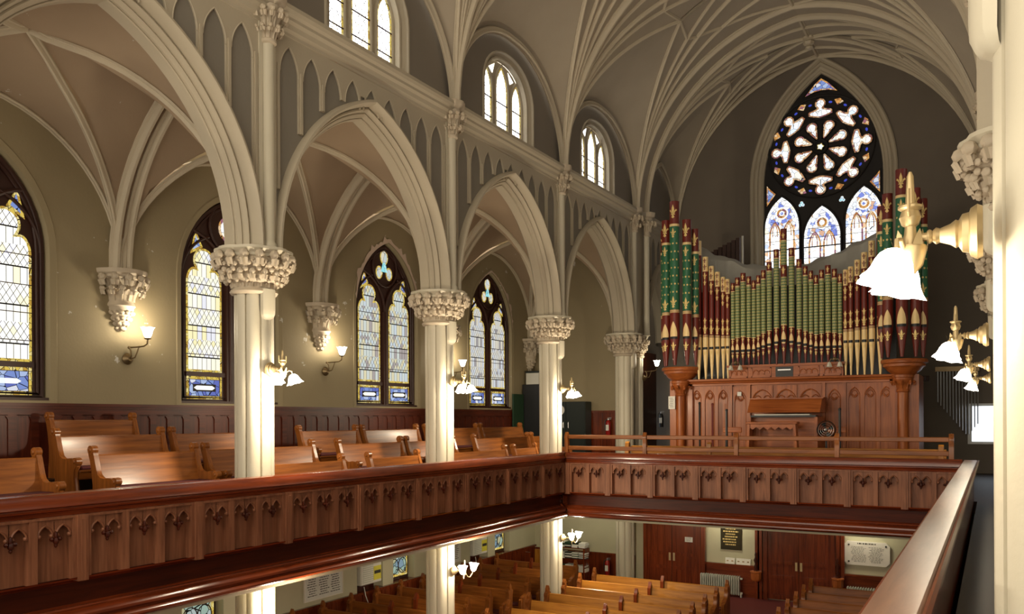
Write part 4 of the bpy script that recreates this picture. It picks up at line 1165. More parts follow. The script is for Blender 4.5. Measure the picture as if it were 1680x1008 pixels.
def arched_panel(u0, u1, z0, zs, za):
    m = MB(); fbox(m, fo, u0, u1, z0, za + .12, 0, .02, 0)
    fbox(m, fo, u0, u0 + .05, z0, za + .12, .02, .06); fbox(m, fo, u1 - .05, u1, z0, za + .12, .02, .06)
    spandrel(m, fo, u0 + .05, u1 - .05, zs, za, za + .12, .055, .02)
    o = lancet(u0 + .06, u1 - .06, z0, zs, za)[1:]; m.tube([fo(u, z, .055) for u, z in o], .016, 5)
    for s in (-1, 1):
        c = (u0 + u1)/2 + s*(u1 - u0)*.2
        m.tube([fo(c + (u1 - u0)*.17*cos(t), zs - .03 + .09*sin(t), .045) for t in [pi*j/8 for j in range(9)]], .013, 5)
    m.tube([fo((u0 + u1)/2 + (u1 - u0)*.18*cos(t), zs + .07 + .09*sin(t), .045) for t in [2*pi*j/12 for j in range(12)]], .012, 5, closed=True)
    return m.build('case_panel', ['organwood_z'], org)
for k in range(3): arched_panel(-7.62 + k*.385, -7.62 + (k + 1)*.385, GAL + .1, .56, .80)
for k in range(3): arched_panel(-3.36 + k*.385, -3.36 + (k + 1)*.385, GAL + .1, .56, .80)
arched_panel(-6.38, -5.95, GAL + .1, .50, .76); arched_panel(-3.88, -3.45, GAL + .1, .50, .76)
for k in range(3):
    m = MB(); a = -5.88 + k*.64; b = a + .64
    fbox(m, fo, a, b, .40, .90, 0, .02); spandrel(m, fo, a + .03, b - .03, .46, .80, .90, .06, .02)
    o = lancet(a + .05, b - .05, .4, .46, .78)[1:]; m.tube([fo(u, z, .055) for u, z in o], .018, 5)
    for s in (-1, 1): m.tube([fo((a + b)/2 + s*.13 + .1*cos(t), .5 + .12*sin(t), .05) for t in [pi*j/8 for j in range(9)]], .014, 5)
    m.build('frieze_panel', ['organwood_z'], org)
for x in (-6.43, -5.92, -3.93, -3.41): 
    m = MB(); m.box(x - .045, x + .045, OY + .02, OY + .14, GAL, .95); organ_part('pilaster', m, ['organwood_z'])
for s in (-1, 1):        # corbelled towers on columns
    cx = CXO + s*2.95
    m = MB()
    half = dict(a0=pi*.97, a1=2*pi*1.015)
    m.lathe([(.54, 1.48), (.56, 1.45), (.56, 1.39), (.50, 1.36), (.50, 1.30), (.44, 1.26), (.40, 1.20), (.30, 1.12), (.22, 1.06)], 20, (cx, OY + .02, 0))
    m.build('tower_pedestal', ['organwood_x'], org)
    m = MB(); x0 = cx - s*.02
    m.lathe([(.13, GAL), (.13, .66)], 14, (x0, OY - .12, 0)); m.lathe([(.17, GAL), (.17, GAL + .25), (.14, GAL + .3)], 14, (x0, OY - .12, 0))
    m.build('case_column', ['organwood_z'], org)
    m = MB(); m.lathe([(.13, .64), (.16, .66), (.15, .70), (.14, .72), (.17, .84), (.24, .95), (.24, 1.0), (.26, 1.02), (.26, 1.08)], 12, (x0, OY - .12, 0))
    for q in range(8): leaf(m, 2*pi*q/8, .145, .72, .16, .13, .11, rnd=rc, ctr=(x0, OY - .12))
    m.build('column_capital', ['organwood_z'], org)
    m = MB(); m.box(cx - .34, cx + .34, OY + .0, OY + 1.6, GAL, 1.1); m.build('tower_side', ['organwood_z'], org)
# rank of wooden pipes standing behind, by the end wall
for k in range(8):
    x = -8.16 + k*.145; m = MB(); zt = 5.38 + k*.06
    m.box(x, x + .125, 26.6, 26.72, 1.2, zt, 0); m.box(x + .02, x + .105, 26.585, 26.6, 1.2, zt - .3, 0)
    m.build('wooden_pipe', ['pipe_wood'], org)
m = MB(); m.lathe([(.035, 1.2), (.035, 5.85)], 10, (-6.94, 26.65, 0)); m.build('metal_pipe', ['unlit_glass'], org, label='slim bare metal pipe standing behind the case')
m = MB(); m.box(-8.4, -1.6, 24.9, 25.3, 1.0, 1.12); m.box(-8.4, -1.6, 26.55, 26.85, 1.05, 1.2); m.build('wind_chest', ['pipe_wood'], org)
# dust sheet draped over the works
m = MB(); rows = []
for j in range(13):
    v = j/12; row = []
    for i in range(61):
        u = i/60; x = -7.6 + 5.15*u
        sag = 4.28 + .85*abs(2*u - .98)**1.7
        z = sag + .25*v*(1 - v)*2 - (.12 + .05*sin(u*23))*max(0, .25 - v)*4 + .03*sin(u*38 + 5*v) + .02*sin(u*71 - 3*v)
        y = 24.05 + 1.3*v + .03*sin(u*29)
        row.append((x, y, z - .2*v))
    rows.append(row)
rows.insert(0, [(x, y - .02, 3.55 + .03*sin(x*9)) for x, y, z in rows[0]])
m.loft(rows, closed=False)
solo('dust_sheet', m, 'sheet', 'grey plastic dust sheet sagging across the top behind the painted organ pipes', 'dust sheet', (-5, 24.5, 4.2), smooth=60)

# console, bench, chairs
t = thing('organ_console', 'oak organ console with a closed sloping lid in front of the organ case', 'organ console', (-4.74, 22.5, GAL))
m = MB(); m.box(-5.62, -3.86, 22.3, 23.0, GAL, .02); m.build('body', 'organwood_x', t)
m = MB(); m.prism([(22.12, .14), (22.95, .14), (22.95, .50), (22.45, .50)], lambda u, z, d: (d, u, z), -5.66, -3.82); m.box(-5.70, -3.78, 22.4, 23.0, .50, .53); m.build('lid', 'organwood_x', t)
m = MB(); m.box(-5.55, -3.9, 22.05, 22.35, .02, .07, 0); m.box(-5.45, -4.05, 22.04, 22.3, .07, .095, 1); 
for k in range(40): m.box(-5.44 + k*.0345, -5.44 + k*.0345 + .016, 22.12, 22.3, .095, .107, 0)
m.build('keyboard', ['black', 'unlit_glass'], t)
m = MB()
for x in (-5.58, -3.9): m.box(x - .04, x + .04, 22.03, 22.3, GAL, .02)
m.build('key_cheeks', 'organwood_z', t)
t = thing('organ_bench', 'oak bench with a scalloped apron in front of the organ console', 'bench', (-4.95, 21.75, GAL))
m = MB(); m.box(-5.58, -4.28, 21.62, 21.95, -.16, -.10, bev=.015); m.build('seat', 'organwood_x', t)
m = MB(); pts = [(-5.5, -.16)] + [(-5.5 + 1.14*k/24, -.27 + .035*cos(k*pi/2)) for k in range(25)] + [(-4.36, -.16)]
m.prism(pts[::-1], lambda u, z, d: (u, 21.66 + d, z), 0, .03); m.build('apron', 'organwood_x', t)
for s in (0, 1):
    x = -5.5 + 1.14*s; m = MB(); m.prism([(x - .05 - .06*(1 - 2*s)*0, GAL), (x + .05, GAL), (x + .03, -.16), (x - .03, -.16)], lambda u, z, d: (u + (.08*(2*s - 1) if z < -1 else 0), 21.64 + d, z), 0, .28); m.build('leg', 'organwood_z', t)
def chair(cx, cy, lab):
    t = thing('spindle_chair', lab, 'chair', (cx, cy, GAL), 0)
    m = MB(); m.box(cx - .24, cx + .24, cy - .24, cy + .22, GAL + .43, GAL + .47, bev=.02); m.build('seat', 'organwood_x', t)
    for sx in (-1, 1):
        for sy in (-1, 1):
            m = MB(); m.tube([(cx + sx*.21, cy + sy*.20, GAL), (cx + sx*.18, cy + sy*.17, GAL + .44)], .02, 8); m.build('leg', 'organwood_z', t)
    for q in range(6):
        m = MB(); m.tube([(cx - .18 + q*.072, cy + .19, GAL + .46), (cx - .2 + q*.08, cy + .25, GAL + 1.3)], .011, 6); m.build('spindle', 'organwood_z', t)
    m = MB(); m.box(cx - .25, cx + .25, cy + .23, cy + .27, GAL + 1.28, GAL + 1.42, bev=.015); m.build('top_rail', 'organwood_x', t)
chair(-5.98, 21.6, 'spindle-back wooden chair beside the organ bench, behind a black post')
chair(-3.45, 21.95, 'spindle-back wooden chair behind the round black floor fan')
def stand(x, y, zt, mat, lab):
    t = thing('pole_stand', lab, 'stand', (x, y, GAL))
    m = MB(); m.lathe([(.03, GAL), (.03, zt)], 8, (x, y, 0)); m.ball((x, y, zt), .04, 8); m.build('pole', mat, t)
    m = MB()
    for a in (0, 2.1, 4.2): m.tube([(x, y, GAL + .2), (x + .25*cos(a), y + .25*sin(a), GAL + .01)], .014, 6)
    m.build('tripod', mat, t)
stand(-7.13, 22.7, .42, 'black', 'thin black stand in front of the carved case panels'); stand(-6.78, 22.75, .38, 'pipe_red', 'dark red stand beside the thin black one')
stand(-5.95, 21.2, .2, 'black', 'black post at the front of the spindle chair'); stand(-3.22, 21.3, .2, 'black', 'black post beside the round floor fan')
t = thing('floor_fan', 'round black floor fan behind the bench fence beside the organ console', 'fan', (-3.58, 21.6, GAL))
cz = -.30
m = MB(); m.lathe([(.21, -.06), (.23, 0), (.21, .06)], 24, (-3.58, 21.6, cz), 'y', cap=False); m.build('ring', 'black', t)
m = MB()
for k in range(4): m.tube([(-3.58 + .05*(k + .6)*cos(a), 21.54, cz + .05*(k + .6)*sin(a)) for a in [2*pi*j/20 for j in range(20)]], .006, 5, closed=True)
m.ball((-3.58, 21.54, cz), .05, 8); m.build('grille', 'steel', t)
m = MB()
for k in range(4):
    a = k*pi/2 + .4; m.face([(-3.58 + .03*cos(a), 21.6, cz + .03*sin(a)), (-3.58 + .19*cos(a - .35), 21.58, cz + .19*sin(a - .35)), (-3.58 + .19*cos(a + .35), 21.62, cz + .19*sin(a + .35))])
m.build('blades', 'black_gloss', t)
m = MB(); m.lathe([(.2, GAL), (.2, GAL + .03), (.025, GAL + .05), (.025, cz - .2)], 12, (-3.58, 21.6, 0)); m.build('stand', 'black', t)
# choir pew behind the fence
t = thing('choir_pew', 'low pale oak choir pew behind the two-rail fence of the organ gallery', 'pew', (-4.6, 19.5, GAL))
m = MB(); m.box(-7.9, -.85, 19.50, 19.55, GAL + .45, -.68, bev=.01); m.build('backrest', 'lightoak_x', t)
m = MB(); m.box(-7.9, -.85, 19.12, 19.5, GAL + .42, GAL + .46); m.build('seat', 'lightoak_x', t)
for x in (-8.0, -5.9, -.95):
    m = MB(); m.prism([(19.05, GAL), (19.58, GAL), (19.58, -.64), (19.53, -.58), (19.48, -.62), (19.44, GAL + .62), (19.1, GAL + .6)], lambda u, z, d: (d, u, z), x - .05, x + .05); m.build('bench_end', 'lightoak_z', t)
# ------------------------------------------------------------------ great rose window
wn[0] += 1
fn = onY(ENDY + .12)
pl_ = MB(); pl_.prism(lancet(RU - RW - .02, RU + RW + .02, 3.7, RZS, RZA + .02, 16), fn, -.05, 0)
rw = struct('window_%d' % wn[0], pl_, 'rose_dark', 30)
rt = MB()
def piece(outline, name='pane', rim=.052, inner='glass_white', outer='glass_rim', bar=True):
    """one stained piece: coloured border, pale heart, dark stone rim"""
    g = MB(); I = offset(outline, rim)
    g.face([fn(u, z, .022) for u, z in I], 0); band(g, outline, I, fn, .02, 1)
    g.build(name, [inner, outer], rw, smooth=0)
    if bar: rt.tube([fn(u, z, .03) for u, z in offset(outline, -.018)], .026, 5, closed=True)
CZ = 8.77; CU = -4.80
def rot(pts, a): return [(CU + x*cos(a) - y*sin(a), CZ + x*sin(a) + y*cos(a)) for x, y in pts]
def petal():            # points along +y
    P = [(0.03, .30)]
    P = [(-.025, .28), (.025, .28), (.13, .55)]
    for k in range(11):
        a = radians(-50 + 280*k/10); P.append((.175*cos(a), .70 + .165*sin(a)))
    P.append((-.13, .55)); return P
def trefoil():
    P = [(-.37, 1.03), (-.2, .97), (0, .93), (.2, .97), (.37, 1.03)]
    for k in range(1, 4):
        a = radians(-60 + 150*k/4); P.append((.29 + .085*cos(a), 1.11 + .075*sin(a)))
    P += [(.15, 1.22)]
    for k in range(9):
        a = radians(-55 + 290*k/8); P.append((.175*cos(a), 1.39 + .17*sin(a)))
    P += [(-.15, 1.22)]
    for k in range(1, 4):
        a = radians(90 + 150*k/4); P.append((-.29 + .085*cos(a), 1.11 + .075*sin(a)))
    return P
for k in range(8):
    piece(rot(petal(), 2*pi*(k + .5)/8)); piece(rot(trefoil(), 2*pi*k/8))
    for s in (-1, 1):
        a = 2*pi*(k + .5)/8 + s*.17; r = 1.42
        rr = [(CU + r*sin(a) + .058*cos(t)*cos(a) + .036*sin(t)*sin(a), CZ + r*cos(a) - .058*cos(t)*sin(a) + .036*sin(t)*cos(a)) for t in [2*pi*j/8 for j in range(8)]]
        piece(rr, 'jewel', .012, 'blue_jewel', 'blue_jewel', False)
    a = 2*pi*(k + .5)/8; piece(rot([(-.15, 1.50), (.0, 1.36), (.15, 1.50), (0, 1.58)], a), 'pane', .03, 'glass_orange', 'glass_orange', False)
piece([(CU + .10*cos(t)*(1 + .18*cos(5*t)), CZ + .10*sin(t)*(1 + .18*cos(5*t))) for t in [2*pi*j/20 for j in range(20)]], 'hub', .02, 'glass_panel', 'glass_border')
for r in (.22, .90, 1.63): rt.tube([fn(CU + r*cos(t), CZ + r*sin(t), .03) for t in [2*pi*j/48 for j in range(48)]], .03, 5, closed=True)
piece([(RU - .52, 10.46), (RU - .25, 10.55), (RU, 10.58), (RU + .25, 10.55), (RU + .52, 10.46), (RU + .2, 10.82), (RU, 10.97), (RU - .2, 10.82)], 'apex_pane', .05, 'glass_blue', 'glass_orange')
for s in (-1, 1):
    q = [(RU + s*1.74, 7.05), (RU + s*1.74, 7.75), (RU + s*1.62, 7.6), (RU + s*1.44, 7.42)]
    if s > 0: q = q[::-1]
    q = q if sum(q[i-1][0]*q[i][1] - q[i][0]*q[i-1][1] for i in range(4)) > 0 else q[::-1]
    piece(q, 'pane', .05, 'glass_blue', 'glass_orange')
    c = RU + s*.62
    for a in (90, 210, 330): piece([(c + .05*cos(radians(a)) + .05*cos(t), 6.98 + .05*sin(radians(a)) + .05*sin(t)) for t in [2*pi*j/8 for j in range(8)]], 'pane', .015, 'glass_cyan', 'glass_white', False)
for u0, u1, za in ((-6.57, -5.47, 7.30), (-5.32, -4.20, 6.85), (-4.04, -2.96, 7.30)):
    zs = za - 1.0; uc = (u0 + u1)/2
    o = lancet(u0, u1, 3.9, zs, za, 9); g = MB(); I = offset(o, .09); J = offset(o, .12)
    band(g, o, I, fn, .02, 0); g.face([fn(u, z, .014) for u, z in I], 0); g.face([fn(u, z, .016) for u, z in [(u, max(z, zs - .02)) for u, z in I[1:]] + [(I[0][0], zs - .02)]], 1)
    for s in (-1, 1):
        a, b = (u0 + .14, uc - .03) if s < 0 else (uc + .03, u1 - .14)
        so = lancet(a, b, 3.95, zs - .25, zs + .22, 7); si = offset(so, .05); sj = offset(so, .085)
        band(g, so, si, fn, .024, 2); g.face([fn(u, z, .026) for u, z in si], 3)
        g.face([fn(u, z, .028) for u, z in lancet(a + .1, b - .1, zs - .3, zs - .12, zs + .14, 5)], 2)
        g.face([fn(u, z, .03) for u, z in lancet(a + .13, b - .13, zs - .5, zs - .12, zs + .08, 5)], 3)
    ring = lambda r, d, mm: g.face([fn(uc + r*cos(2*pi*k/20), zs + .46 + r*sin(2*pi*k/20), d) for k in range(20)], mm)
    ring(.21, .03, 0); ring(.16, .032, 2); ring(.085, .034, 0); ring(.05, .036, 1)
    for z in (5.55, 4.9): fbox(g, fn, u0, u1, z - .018, z + .018, .03, .045, 4)
    for z in (5.85, 6.15, 5.2): fbox(g, fn, u0, u1, z - .006, z + .006, .03, .04, 4)
    g.build('lancet_pane', ['glass_lancet', 'glass_sky', 'glass_orange', 'glass_high2', 'rose_dark'], rw, smooth=0)
    rt.tube([fn(u, z, .03) for u, z in offset(o, -.03)], .04, 5, closed=True)
rt.build('tracery', ['rose_dark'], rw)
# ------------------------------------------------------------------ lamps
def bell(m, c, axis, h, r, mat=None):
    """fluted flower shade opening along the axis"""
    A = Vector(axis).normalized(); U = A.orthogonal().normalized(); V = A.cross(U); rings = []
    for t, q in ((0, .26), (.06, .42), (.2, .62), (.42, .76), (.65, .84), (.85, .98), (1.0, 1.16)):
        ring = []
        for k in range(24):
            a = 2*pi*k/24; rr = r*q*(1 + (.10*t)*cos(6*a)); hh = h*t + (.03*r if t > .9 else 0)*cos(6*a)
            p = Vector(c) + A*hh + U*rr*cos(a) + V*rr*sin(a); ring.append(tuple(p))
        rings.append(ring)
    m.loft(rings, mat=mat)
    m.add([tuple(Vector(c) + A*h*.9 + U*r*.85*cos(2*pi*k/16) + V*r*.85*sin(2*pi*k/16)) for k in range(16)], [tuple(range(16))], mat)
def make_column_lamp(lit=True):
    t = thing('bracket_lamp', 'x', 'wall lamp', (0, 0, 0), 0, local=True)
    m = MB(); m.lathe([(.0, .0), (.105, .0), (.115, .02), (.10, .045), (.085, .05), (.08, .075), (.055, .09), (.06, .10), (.045, .12), (.03, .16), (.036, .175), (.022, .19)], 24, axis='x'); m.build('wall_rose', 'brass', t)
    m = MB(); m.tube([(.17, 0, 0), (.27, 0, 0)], .018, 10); m.lathe([(.026, .19), (.032, .20), (.026, .21)], 12, axis='x'); m.build('arm', 'brass', t)
    m = MB(); x = .275
    m.lathe([(.012, -.20), (.025, -.185), (.015, -.16), (.05, -.12), (.062, -.07), (.068, -.045), (.064, -.035), (.03, -.04), (.03, .0), (.025, .02), (.022, .05), (.035, .06), (.045, .09), (.035, .12), (.05, .13), (.05, .14), (.02, .15), (.018, .19), (.014, .27), (.006, .29)], 16, (x, 0, 0))
    for k in range(6):
        a = 2*pi*k/6; p = Vector((x + .066*cos(a), .066*sin(a), -.038)); q = Vector((-sin(a), cos(a), 0))
        m.face([tuple(p - q*.022), tuple(p + q*.022), tuple(p + q*.012 + Vector((.012*cos(a), .012*sin(a), .04))), tuple(p + Vector((.02*cos(a), .02*sin(a), .065))), tuple(p - q*.012 + Vector((.012*cos(a), .012*sin(a), .04)))])
    for s in (-1, 1): m.tube([(x, .05*s, .09), (x, .075*s, .10), (x, .075*s, .20)], .007, 6)
    m.build('crown_bowl', 'brass', t)
    for s in (-1, 1):
        m = MB(); m.tube([(x + .02, s*.04, -.06), (x + .03, s*.10, -.02), (x + .04, s*.15, -.03), (x + .04, s*.165, -.08)], .010, 8); b = m.build('branch', 'brass', t)
        m = MB(); bell(m, (x + .04, s*.165, -.075), (.22, s*.2, -1), .15, .105); m.build('shade', 'shade_glow' if lit else 'unlit_glass', t)
    return t
def make_up_lamp():
    """bracket with upturned fluted shades on scrolled arms"""
    t = thing('scroll_lamp', 'x', 'wall lamp', (0, 0, 0), 0, local=True)
    m = MB(); m.lathe([(0, 0), (.09, 0), (.10, .02), (.08, .05), (.05, .07), (.03, .1)], 18, axis='x'); m.build('wall_rose', 'brass', t)
    m = MB(); m.tube([(.08, 0, 0), (.28, 0, 0)], .014, 8); m.lathe([(.01, -.1), (.03, -.06), (.015, -.02), (.03, .02), (.012, .08), (.01, .2), (.004, .23)], 10, (.28, 0, 0)); m.build('arm', 'brass', t)
    for s in (-1, 1):
        m = MB(); P = [(.28 + .01*k, s*(.02 + .022*k), -.02 - .11*sin(pi*k/8) + (.0 if k < 8 else 0)) for k in range(9)]; m.tube(P, .011, 8); m.build('branch', 'brass', t)
        m = MB(); bell(m, (P[-1][0], P[-1][1], -.02), (.08, s*.1, 1), .17, .085); m.build('shade', 'shade_glow', t)
    return t
def make_sconce():
    t = thing('wall_sconce', 'x', 'wall lamp', (0, 0, 0), 0, local=True)
    m = MB(); m.lathe([(0, 0), (.10, 0), (.105, .02), (.09, .05), (.05, .08), (.04, .10)], 18, axis='x'); m.build('wall_rose', 'old_brass', t)
    m = MB()
    m.tube([(.08, 0, 0), (.12, 0, .06), (.11, 0, .14), (.08, 0, .19), (.05, 0, .20)], .016, 8); m.tube([(.10, 0, .0), (.18, .03, .02), (.22, .05, .12), (.24, .06, .19)], .012, 8)
    m.tube([(.06, 0, .20), (.25, .07, .21), (.34, .10, .22), (.40, .12, .26), (.41, .12, .34)], .014, 8); m.ball((.06, 0, .20), .028, 8); m.ball((.25, .07, .21), .022, 8); m.build('arm', 'old_brass', t)
    m = MB(); m.lathe([(.015, .33), (.06, .345), (.06, .36), (.02, .37)], 14, (.41, .12, 0)); m.build('cup', 'old_brass', t)
    m = MB(); bell(m, (.41, .12, .36), (0, 0, 1), .19, .095); m.build('shade', 'shade_glow', t)
    return t
LIGHTS = []
def point(x, y, z, w, r=.10, col=(1.0, .85, .62)):
    d = bpy.data.lights.new('lamp_light', 'POINT'); d.energy = w; d.shadow_soft_size = r; d.color = col
    o = bpy.data.objects.new('lamp_light', d); COL.objects.link(o); o.location = (x, y, z); LIGHTS.append(o); return o
LW = 230
cl = make_column_lamp(); cl.location = (XL + .335, colY(1), .78); cl['label'] = 'bright brass two-shade lamp on the first far column beside the pews'; cl['group'] = 'bracket lamps on the columns'
for i, lab in ((2, 'bright brass two-shade lamp on the second far column'), (3, 'bright brass two-shade lamp on the corner column in front of the dark locker')):
    dup(cl, (XL + .335, colY(i), .78), 0, lab, 'bracket lamps on the columns')
for i, lab in enumerate(['large brass bracket lamp with crown bowl and glowing flower shades on the big foreground column', 'brass bracket lamp glowing just below the big lamp, beside the tubular chimes',
                         'bracket lamp glowing low beside the chimes, second one behind the big foreground lamp', 'small glowing bracket lamp lowest beside the chimes']):
    dup(cl, (XR - .335, colY(i) - .15, .78), pi, lab, 'bracket lamps on the columns')
for i in (1, 2, 3): point(XL + .335 + .50, colY(i), .46, LW)
for i in (0, 1, 2, 3): point(XR - .335 - .42, colY(i) - .15, .46, LW*.13)
sc = make_sconce(); sc.location = (AX + .01, colY(1) + .12, 1.10); sc['label'] = 'lit sconce below the wall corbel between the first two pale yellow windows'; sc['group'] = 'sconces on the aisle wall'
dup(sc, (AX + .01, colY(2) + .16, 1.12), 0, 'lit sconce below the corbel beside the cyan trefoil window', 'sconces on the aisle wall')
dup(sc, (AX + .01, colY(3) + .15, 1.12), 0, 'lit sconce glowing just past the second column above its lamp', 'sconces on the aisle wall')
dup(sc, (XL + .12 + .2, SHAFT2, 1.30), 0, 'small lit sconce on the slender shaft next to the organ', 'sconces on the aisle wall')
for i in (1, 2, 3): point(AX + .42, colY(i) + .26, 1.74, 32, .05)
point(XL + .75, SHAFT2 + .12, 1.9, 20, .05)
ul = make_up_lamp(); ul.location = (XL + .33, colY(2), -3.13); ul['label'] = 'lit scroll-armed lamp with upturned shades on the column under the long gallery'; ul['group'] = 'lamps on the lower columns'
dup(ul, (XL + .33, colY(3), -3.08), 0, 'lit scroll-armed lamp with upturned shades on the corner column above the pale nave pews', 'lamps on the lower columns')
for i in (2, 3): point(XL + .75, colY(i), -2.88, 150)
point(XL + .75, colY(1), -2.88, 150)
# flush ceiling lights under the organ gallery
for x, y, lab in ((-10.9, 22.6, 'flush round ceiling light under the gallery above the bookcase'), (-3.15, 23.9, 'flush round ceiling light above the white memorial tablet'), (-6.75, 23.9, 'flush round ceiling light above the bronze plaque')):
    m = MB(); m.lathe([(.01, -2.50), (.10, -2.49), (.13, -2.44), (.13, -2.42)], 18, (x, y, 0))
    solo('ceiling_light', m, 'bulb_glow', lab, 'ceiling light', (x, y, -2.5), 'flush lights under the organ gallery')
    point(x, y, -2.66, 28 if x < -10 else 30, .1, (1, .93, .72))
# unlit lamps on the organ case
for x, lab in ((-6.2, 'unlit lamp with white glass bells on the organ case above the white switch plate'), (-3.6, 'unlit lamp with white glass bells on the organ case beside the gold pipe feet')):
    t = thing('organ_lamp', lab, 'wall lamp', (x, OY - .1, 1.40), 0, 'unlit lamps on the organ case')
    m = MB(); m.tube([(x, OY - .12, 1.5), (x, OY - .25, 1.56), (x, OY - .3, 1.5)], .014, 6); m.ball((x, OY - .27, 1.55), .05, 8); m.build('bracket', 'old_brass', t)
    for s in (-1, 1):
        m = MB(); m.tube([(x, OY - .28, 1.52), (x + s*.09, OY - .3, 1.55), (x + s*.13, OY - .3, 1.47)], .01, 6); m.build('branch', 'old_brass', t)
        m = MB(); bell(m, (x + s*.13, OY - .3, 1.47), (0, 0, -1), .13, .07); m.build('shade', 'unlit_glass', t)
# ------------------------------------------------------------------ furnishings of the back wall and the aisle
def words(mb, fn, u0, u1, z0, z1, rows, mat, seed=1, cols=1, d=.004, h=.55):
    """worn, unreadable lettering: rows of small raised strokes"""
    r = random.Random(seed); dz = (z1 - z0)/rows
    for k in range(rows):
        zt = z1 - k*dz
        for c in range(cols):
            a = u0 + (u1 - u0)*c/cols + .01; b = u0 + (u1 - u0)*(c + 1)/cols - .02
            u = a + r.uniform(0, (b - a)*.2) ; e = b - r.uniform(0, (b - a)*.25)
            while u < e:
                w = r.uniform(.025, .09)*min(1, (u1 - u0)); w = min(w, e - u)
                fbox(mb, fn, u, u + w, zt - dz*h, zt - dz*.08, 0, d, mat); u += w + .018
fw = onY(EY)
# lower back wall: doors, posts, niches
m = MB(); fbox(m, fw, -13.7, 4.0, -5.25, -2.45, -.12, 0); struct('wall_back_lower', m, 'green_paint')
m = MB(); fbox(m, fw, -13.3, -9.75, -5.25, -4.32, 0, .04); fbox(m, fw, -13.3, -9.75, -4.36, -4.30, 0, .08)
for k in range(9): fbox(m, fw, -13.2 + k*.4, -13.1 + k*.4, -5.25, -4.36, .04, .06)
struct('baseboard_back', m, 'mahogany_z')
def double_door(n, u0, u1):
    m = MB(); fbox(m, fw, u0, u0 + .12, -5.25, -2.45, 0, .1); fbox(m, fw, u1 - .12, u1, -5.25, -2.45, 0, .1)
    d = struct('door_%d' % n, m, 'mahogany_z')
    mid = (u0 + u1)/2
    for a, b, s in ((u0 + .12, mid - .006, 1), (mid + .006, u1 - .12, -1)):
        m = MB(); fbox(m, fw, a, b, -5.22, -2.46, 0, .04)
        for z0, z1 in ((-5.22, -5.08), (-4.62, -4.52), (-4.2, -4.1), (-2.6, -2.46)): fbox(m, fw, a + .12, b - .12, z0, z1, .04, .058)
        for p, q in ((a, a + .12), (b - .12, b), ): fbox(m, fw, p, q, -5.22, -2.46, .04, .06)
        m.build('door_leaf', ['mahogany_z'], d)
        m = MB(); h = b - .09 if s > 0 else a + .03; fbox(m, fw, h, h + .06, -4.36, -4.12, .06, .072); m.build('push_plate', ['brass'], d)
double_door(1, -9.45, -7.62); double_door(2, -5.78, -3.80)
m = MB()
for u in (-7.6, -6.0, -5.92, -3.78, -3.68): fbox(m, fw, u, u + .12, -5.25, -2.45, 0, .14)
struct('trim_40', m, 'mahogany_z')
for k, (a, b) in enumerate(((-7.48, -5.98), (-3.56, -2.2), (-2.2, .5))):
    m = MB(); fbox(m, fw, a, b, -5.25, -4.34, 0, .05); fbox(m, fw, a, b, -4.36, -4.31, 0, .12)
    struct('trim_%d' % (41 + k), m, 'mahogany_x')
# memorials
t = thing('bronze_plaque', 'dark bronze memorial plaque with gold lettering on the pale panel', 'plaque', (-6.72, EY, -3.9))
m = MB(); fbox(m, fw, -7.03, -6.41, -3.90, -3.05, .012, .03, 0); fbox(m, fw, -7.0, -6.44, -3.87, -3.08, .03, .034, 0); words(m, lambda u, z, d: fw(u, z, .034 + d), -6.98, -6.46, -3.80, -3.1, 9, 1, 5); m.build('plate', ['bronze', 'gilt'], t)
t = thing('memorial_tablet', 'white memorial tablet with clipped corners and dark lettering beside the foreground rail', 'plaque', (-3.0, EY, -4.1))
P = [(-3.50, -4.05), (-2.52, -4.05), (-2.42, -3.95), (-2.42, -3.50), (-2.52, -3.40), (-3.50, -3.40), (-3.56, -3.48), (-3.56, -3.97)]
m = MB(); m.prism(P[::-1], fw, .012, .05); words(m, lambda u, z, d: fw(u, z, .05 + d), -3.42, -2.54, -3.98, -3.54, 12, 1, 8, 2, .003, .36); words(m, lambda u, z, d: fw(u, z, .05 + d), -3.3, -2.7, -3.51, -3.43, 1, 1, 9)
for u, z in ((-3.46, -3.50), (-2.52, -3.50), (-3.46, -3.96)): m.lathe([(.025, -.01), (.025, .008)], 10, fw(u, z, .055), 'y', mat=1)
m.build('slab', ['tablet', 'ink'], t)
for k, (a, b) in enumerate(((-6.88, -6.60), (-6.56, -6.14))):
    t = thing('card', ('small' if k == 0 else 'wider') + ' cream card propped on the ledge below the bronze plaque', 'card', ((a + b)/2, EY - .06, -4.31))
    m = MB(); m.prism([(a, -4.305), (b, -4.305), (b, -4.13), (a, -4.13)], lambda u, z, d: (u, EY - .09 + (z + 4.3)*.2 - d, z), 0, .008); m.build('sheet', ['paper'], t)
    m = MB()
    for q in range(2 + k): u = a + (b - a)*(q + .5)/(2 + k); m.prism([(u - .03, -4.235), (u + .03, -4.235), (u + .03, -4.2), (u - .03, -4.2)], lambda u, z, d: (u, EY - .098 + (z + 4.3)*.2 - d, z), 0, .004)
    m.build('print', ['old_brass'], t)
t = thing('door_notice', 'small white notice on the dark door under the organ gallery', 'notice', (-8.0, EY - .05, -3.76))
m = MB(); fbox(m, fw, -8.12, -7.88, -3.76, -3.61, .06, .066); m.build('sheet', ['paper'], t)
m = MB(); words(m, lambda u, z, d: fw(u, z, .066 + d), -8.10, -7.9, -3.74, -3.63, 3, 0, 4); m.build('print', ['ink'], t)
